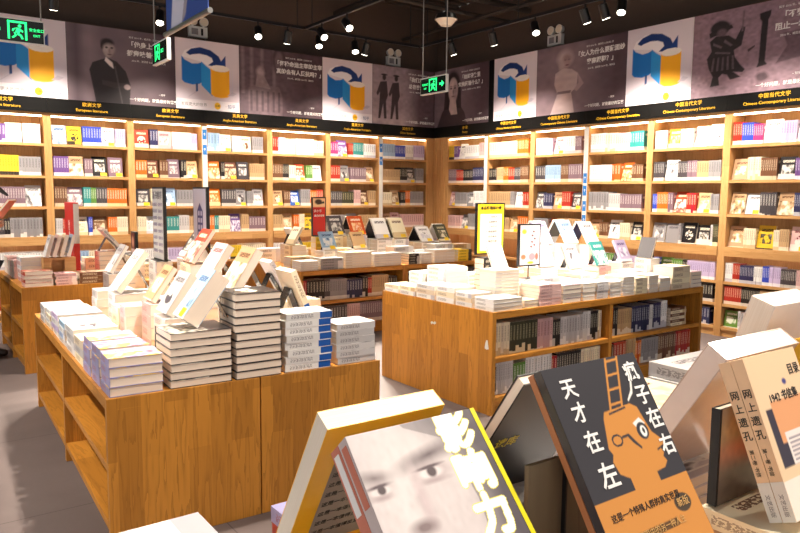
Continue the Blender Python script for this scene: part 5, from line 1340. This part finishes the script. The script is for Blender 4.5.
# emergency lamps on the bulkhead walls, a loudspeaker and a ceiling dome
def twin_lamp(o, ex, ez, label, bright):
    o = Vector(o); root = empty('emergency_light', (0, 0, 0)); root.matrix_world = Matrix.Identity(4)
    a = o-ex*.125; MB().prism([a, a+ex*.25, a+ex*.25+Z*.14, a+Z*.14], ez*.06).build('battery_box', M_WHITE, root)
    f = a+ez*.0605; MB().prism([f+ex*.03+Z*.03, f+ex*.12+Z*.03, f+ex*.12+Z*.11, f+ex*.03+Z*.11], ez*.0008).build('notice_panel', M_INKG, root)
    MB().prism([f+ex*.16+Z*.025, f+ex*.19+Z*.025, f+ex*.19+Z*.115, f+ex*.16+Z*.115], ez*.0008).build('switch_panel', M_BLACK, root)
    for s_ in (-.07, .08):
        c = o+ex*s_+Z*.205+ez*.03
        MB().tube(c-ez*.03, c+ez*.035, .045, .06, 20).build('lamp_head', M_WHITE, root)
        MB().tube(c+ez*.0352, c+ez*.037, .052, .052, 20).build('lamp_glass', bright, root)
        MB().tube(c-Z*.064, c-Z*.045, .014, n=10).build('neck', M_WHITE, root)
    tag(root, label, 'emergency light', 'twin emergency lights on the walls')
M_GLASS = plain('frosted_glass', (236, 224, 206), .25)
p = on_x(557, 48, XR+.288); twin_lamp((XR+.286, p.y, 3.60), -Y, -X, 'twin headed emergency light above the fair haired woman poster', M_GLASS)
p = on_y(197, 41, YB+.288); twin_lamp((p.x, YB+.286, 3.60), X, -Y, 'twin headed emergency light above the question mark poster left of the hall interior', M_GLASS)
p = on_y(392, 58, YB+.288); twin_lamp((p.x, YB+.286, 3.58), X, -Y, 'twin headed emergency light above the two walking men', M_GLASS)
c = dep(446, 22, 6.6)
root = empty('ceiling_speaker', (0, 0, 0))
MB().tube(c-Z*.035, c+Z*.02, .05, .10, 24).build('dome', M_GLASS, root); MB().tube(c+Z*.0205, c+Z*.07, .11, .09, 24).build('cap', M_BLACK, root); MB().tube(c+Z*.0705, Vector((c.x, c.y, CZ-.02)), .01, n=10).build('drop_rod', M_BLACK, root)
tag(root, 'pale dome hanging above the exit sign near the corner', 'ceiling dome')
# upright label strips on some dividers
def strip(wall, i, blue, lab):
    if wall == 'back': c = Vector((1.5522+BAY*i, YB-.003, 1.03)); ex, ez = X, -Y
    else: c = Vector((XR-.003, 8.9164-BAY*i, 1.03)); ex, ez = -Y, -X
    root = empty('divider_label', (0, 0, 0)); root.matrix_world = Matrix.Identity(4)
    a = c-ex*.034; MB().prism([a, a+ex*.068, a+ex*.068+Z*1.38, a+Z*1.38], ez*.003).build('white_strip', M_WHITE, root)
    for z_ in blue: q = a+ex*.006+ez*.0032+Z*z_; MB().prism([q, q+ex*.056, q+ex*.056+Z*.13, q+Z*.13], ez*.001).build('blue_label', plain('label_blue', (40, 120, 200), .4), root); lettering('lettering', '↑', .05, M_INKW, frame(q+ex*.028+Z*.065+ez*.0014, ex, Z, ez), root, .01)
    tag(root, lab, 'shelf label', 'label strips on the bookcase uprights')
strip('right', 3, (.12, .30, .50, .66), 'white strip with blue arrows on the upright behind the long table')
strip('right', 1, (), 'plain white strip on the upright left of the yellow notice')
strip('back', 5, (.95, 1.15), 'white strip with two blue labels near the corner, back wall')
strip('back', 2, (1.0, 1.2), 'white strip with blue labels right of the house sign, back wall')

# ------------------------------------------------------------------ reader at the left edge, mostly outside the picture
def skin(name, pts, edges, mat, parent=None, sub=1, rootv=0):
    me = bpy.data.meshes.new(name); me.from_pydata([tuple(p[:3]) for p in pts], edges, [])
    o = bpy.data.objects.new(name, me); COL.objects.link(o)
    if parent: o.parent = parent
    m = o.modifiers.new('skin', 'SKIN'); m.use_smooth_shade = True
    sv = me.skin_vertices[0].data
    for i, p in enumerate(pts):
        r = p[3]; sv[i].radius = r if isinstance(r, tuple) else (r, r); sv[i].use_root = (i == rootv)
    s = o.modifiers.new('round', 'SUBSURF'); s.levels = sub; s.render_levels = sub
    dg = bpy.context.evaluated_depsgraph_get()
    m2 = bpy.data.meshes.new_from_object(o.evaluated_get(dg)); o.modifiers.clear(); o.data = m2
    m2.materials.clear(); m2.materials.append(mat); m2.shade_smooth()
    return o
fd = Vector((.86, -.51, 0)); fd.normalize(); sd = Vector((fd.y, -fd.x, 0))   # facing, and the person's right
PB = Vector((.625, 7.32, 0))
def B(f, s, z): return PB+fd*f+sd*s+Z*(z*.965)
def V(p, r): return (p.x, p.y, p.z, r)
SK = plain('skin_tone', (206, 164, 136), .55); JK = plain('grey_jacket', (92, 92, 100), .8); TR = plain('dark_trousers', (44, 44, 54), .85); SHOE = plain('dark_shoe', (52, 40, 36), .5); CAPM = plain('dark_cap', (48, 42, 46), .8)
pts = [V(B(0, 0, .95), .12), V(B(.0, 0, 1.15), .115), V(B(.0, 0, 1.34), .125), V(B(.02, 0, 1.46), .055), V(B(.05, 0, 1.56), .062), V(B(.075, 0, 1.645), .092), V(B(.07, 0, 1.71), .075)]
ed = [(i, i+1) for i in range(6)]
for s in (-1, 1):
    b = len(pts)
    pts += [V(B(0, .17*s, 1.38), .055), V(B(.0, .21*s, 1.14), .043), V(B(.10, .12*s, 1.22), .034), V(B(.125, .085*s, 1.25), .026), V(B(.145, .07*s, 1.275), .03)]
    ed += [(2, b), (b, b+1), (b+1, b+2), (b+2, b+3), (b+3, b+4)]
    for k in range(4):                                    # fingers curl round the book
        c = len(pts); fz = 1.31-.018*k; L_ = (.03, .035, .033, .026)[k]
        pts += [V(B(.165, .07*s, fz-.01), .0095), V(B(.165+L_*.6, .085*s, fz), .0085), V(B(.165+L_, .072*s, fz+.004), .0075)]
        ed += [(b+4, c), (c, c+1), (c+1, c+2)]
    c = len(pts); pts += [V(B(.15, .045*s, 1.30), .010), V(B(.17, .03*s, 1.315), .009)]; ed += [(b+4, c), (c, c+1)]
    l = len(pts); pts += [V(B(0, .09*s, .86), .088), V(B(.02, .095*s, .48), .06), V(B(-.03, .10*s, .1), .042), V(B(.10, .11*s, .045), .036)]
    ed += [(0, l), (l, l+1), (l+1, l+2), (l+2, l+3)]
person = skin('person', pts, ed, SK)
tag(person, 'person in a cap and grey jacket reading a book, cut by the left edge', 'person')
pts = [V(B(0, 0, .90), (.15, .15)), V(B(0, 0, 1.12), .142), V(B(0, 0, 1.34), .15), V(B(.012, 0, 1.45), .075)]; ed = [(0, 1), (1, 2), (2, 3)]
for s in (-1, 1):
    b = len(pts); pts += [V(B(0, .18*s, 1.38), .075), V(B(.0, .21*s, 1.14), .062), V(B(.09, .125*s, 1.215), .05)]; ed += [(2, b), (b, b+1), (b+1, b+2)]
skin('jacket', pts, ed, JK, person)
pts = [V(B(0, 0, .95), .135)]; ed = []
for s in (-1, 1):
    b = len(pts); pts += [V(B(0, .095*s, .82), .105), V(B(.02, .098*s, .48), .078), V(B(-.03, .10*s, .09), .066)]; ed += [(0, b), (b, b+1), (b+1, b+2)]
skin('trousers', pts, ed, TR, person)
for s in (-1, 1):
    skin('shoe', [V(B(-.06, .10*s, .05), .045), V(B(.03, .105*s, .05), .046), V(B(.11, .11*s, .04), .04), V(B(.165, .115*s, .032), .03)], [(0, 1), (1, 2), (2, 3)], SHOE, person)
hc = B(.075, 0, 1.665)
mb = MB(); tilt = fd*math.cos(R(38))-Z*math.sin(R(38)); upc = fd*math.sin(R(38))+Z*math.cos(R(38))
vs, fs = [], []
for j in range(7):
    ph = R(90*j/6)
    for i in range(24):
        a_ = 2*math.pi*i/24; rr = .104*math.cos(ph) if j < 6 else .004
        vs.append(hc+tilt*(math.cos(a_)*rr)+sd*(math.sin(a_)*rr*.9)+upc*(.035+.085*math.sin(ph)))
for j in range(6):
    for i in range(24): fs.append((j*24+i, j*24+(i+1) % 24, (j+1)*24+(i+1) % 24, (j+1)*24+i))
fs.append(tuple(range(144, 168)))
mb.raw(vs, fs); cap = mb.build('cap', CAPM, person, smooth=True)
pts_ = [hc+upc*.035+tilt*(.085*math.cos(a_)+.0)+sd*(.085*math.sin(a_)) for a_ in [R(x) for x in range(-70, 71, 20)]]+[hc+upc*.025+tilt*(.235*math.cos(a_))+sd*(.085*math.sin(a_)) for a_ in [R(x) for x in range(70, -71, -20)]]
MB().prism(pts_, upc*.006).build('bill', CAPM, cap)
HAIR = plain('black_hair', (28, 24, 24), .5)
skin('hair', [V(B(.01, 0, 1.70), .075), V(B(-.01, 0, 1.63), .07), V(B(.0, 0, 1.57), .05)], [(0, 1), (1, 2)], HAIR, person)
for s in (-1, 1):
    skin('ear', [V(B(.07, .088*s, 1.655), .012), V(B(.065, .094*s, 1.635), .010)], [(0, 1)], SK, person)
    skin('eye', [V(B(.155, .033*s, 1.645), .009), V(B(.158, .036*s, 1.645), .006)], [(0, 1)], HAIR, person)
skin('nose', [V(B(.155, 0, 1.64), .010), V(B(.178, 0, 1.605), .013)], [(0, 1)], SK, person)
skin('mouth', [V(B(.150, -.02, 1.578), .007), V(B(.157, 0, 1.577), .008), V(B(.150, .02, 1.578), .007)], [(0, 1), (1, 2)], plain('lip_tone', (170, 100, 92), .5), person)
# the book in its hands
bo = B(.185, -.075, 1.325)+Z*.004
b = mk_book('held_book', .15, .21, .018, cover('orange', 2), frame(bo-sd*.0, sd, (fd*.64+Z*.77).normalized(), sd.cross((fd*.64+Z*.77).normalized())), True)
tag(b, 'orange and white book held open-handed by the person in the cap', 'book')

# ------------------------------------------------------------------ world and tidy up
w = bpy.data.worlds.new('world'); sc.world = w; w.use_nodes = True
bgn = w.node_tree.nodes.get('Background') or w.node_tree.nodes.new('ShaderNodeBackground')
bgn.inputs[0].default_value = (1.0, .94, .90, 1); bgn.inputs[1].default_value = .95
bpy.context.view_layer.update()
# put every grouping Empty at the base of its thing
for e in [o for o in bpy.data.objects if o.type == 'EMPTY' and o.parent is None]:
    cs = [o for o in e.children if o.type == 'MESH']
    if not cs: continue
    P = [o.matrix_world @ Vector(c) for o in cs for c in o.bound_box]
    lo = Vector([min(p[i] for p in P) for i in range(3)]); hi = Vector([max(p[i] for p in P) for i in range(3)])
    base = Matrix.Translation(((lo.x+hi.x)/2, (lo.y+hi.y)/2, lo.z)); old = e.matrix_world.copy()
    e.matrix_world = base
    for c in e.children: c.matrix_parent_inverse = base.inverted() @ old @ c.matrix_parent_inverse
bpy.context.view_layer.update()
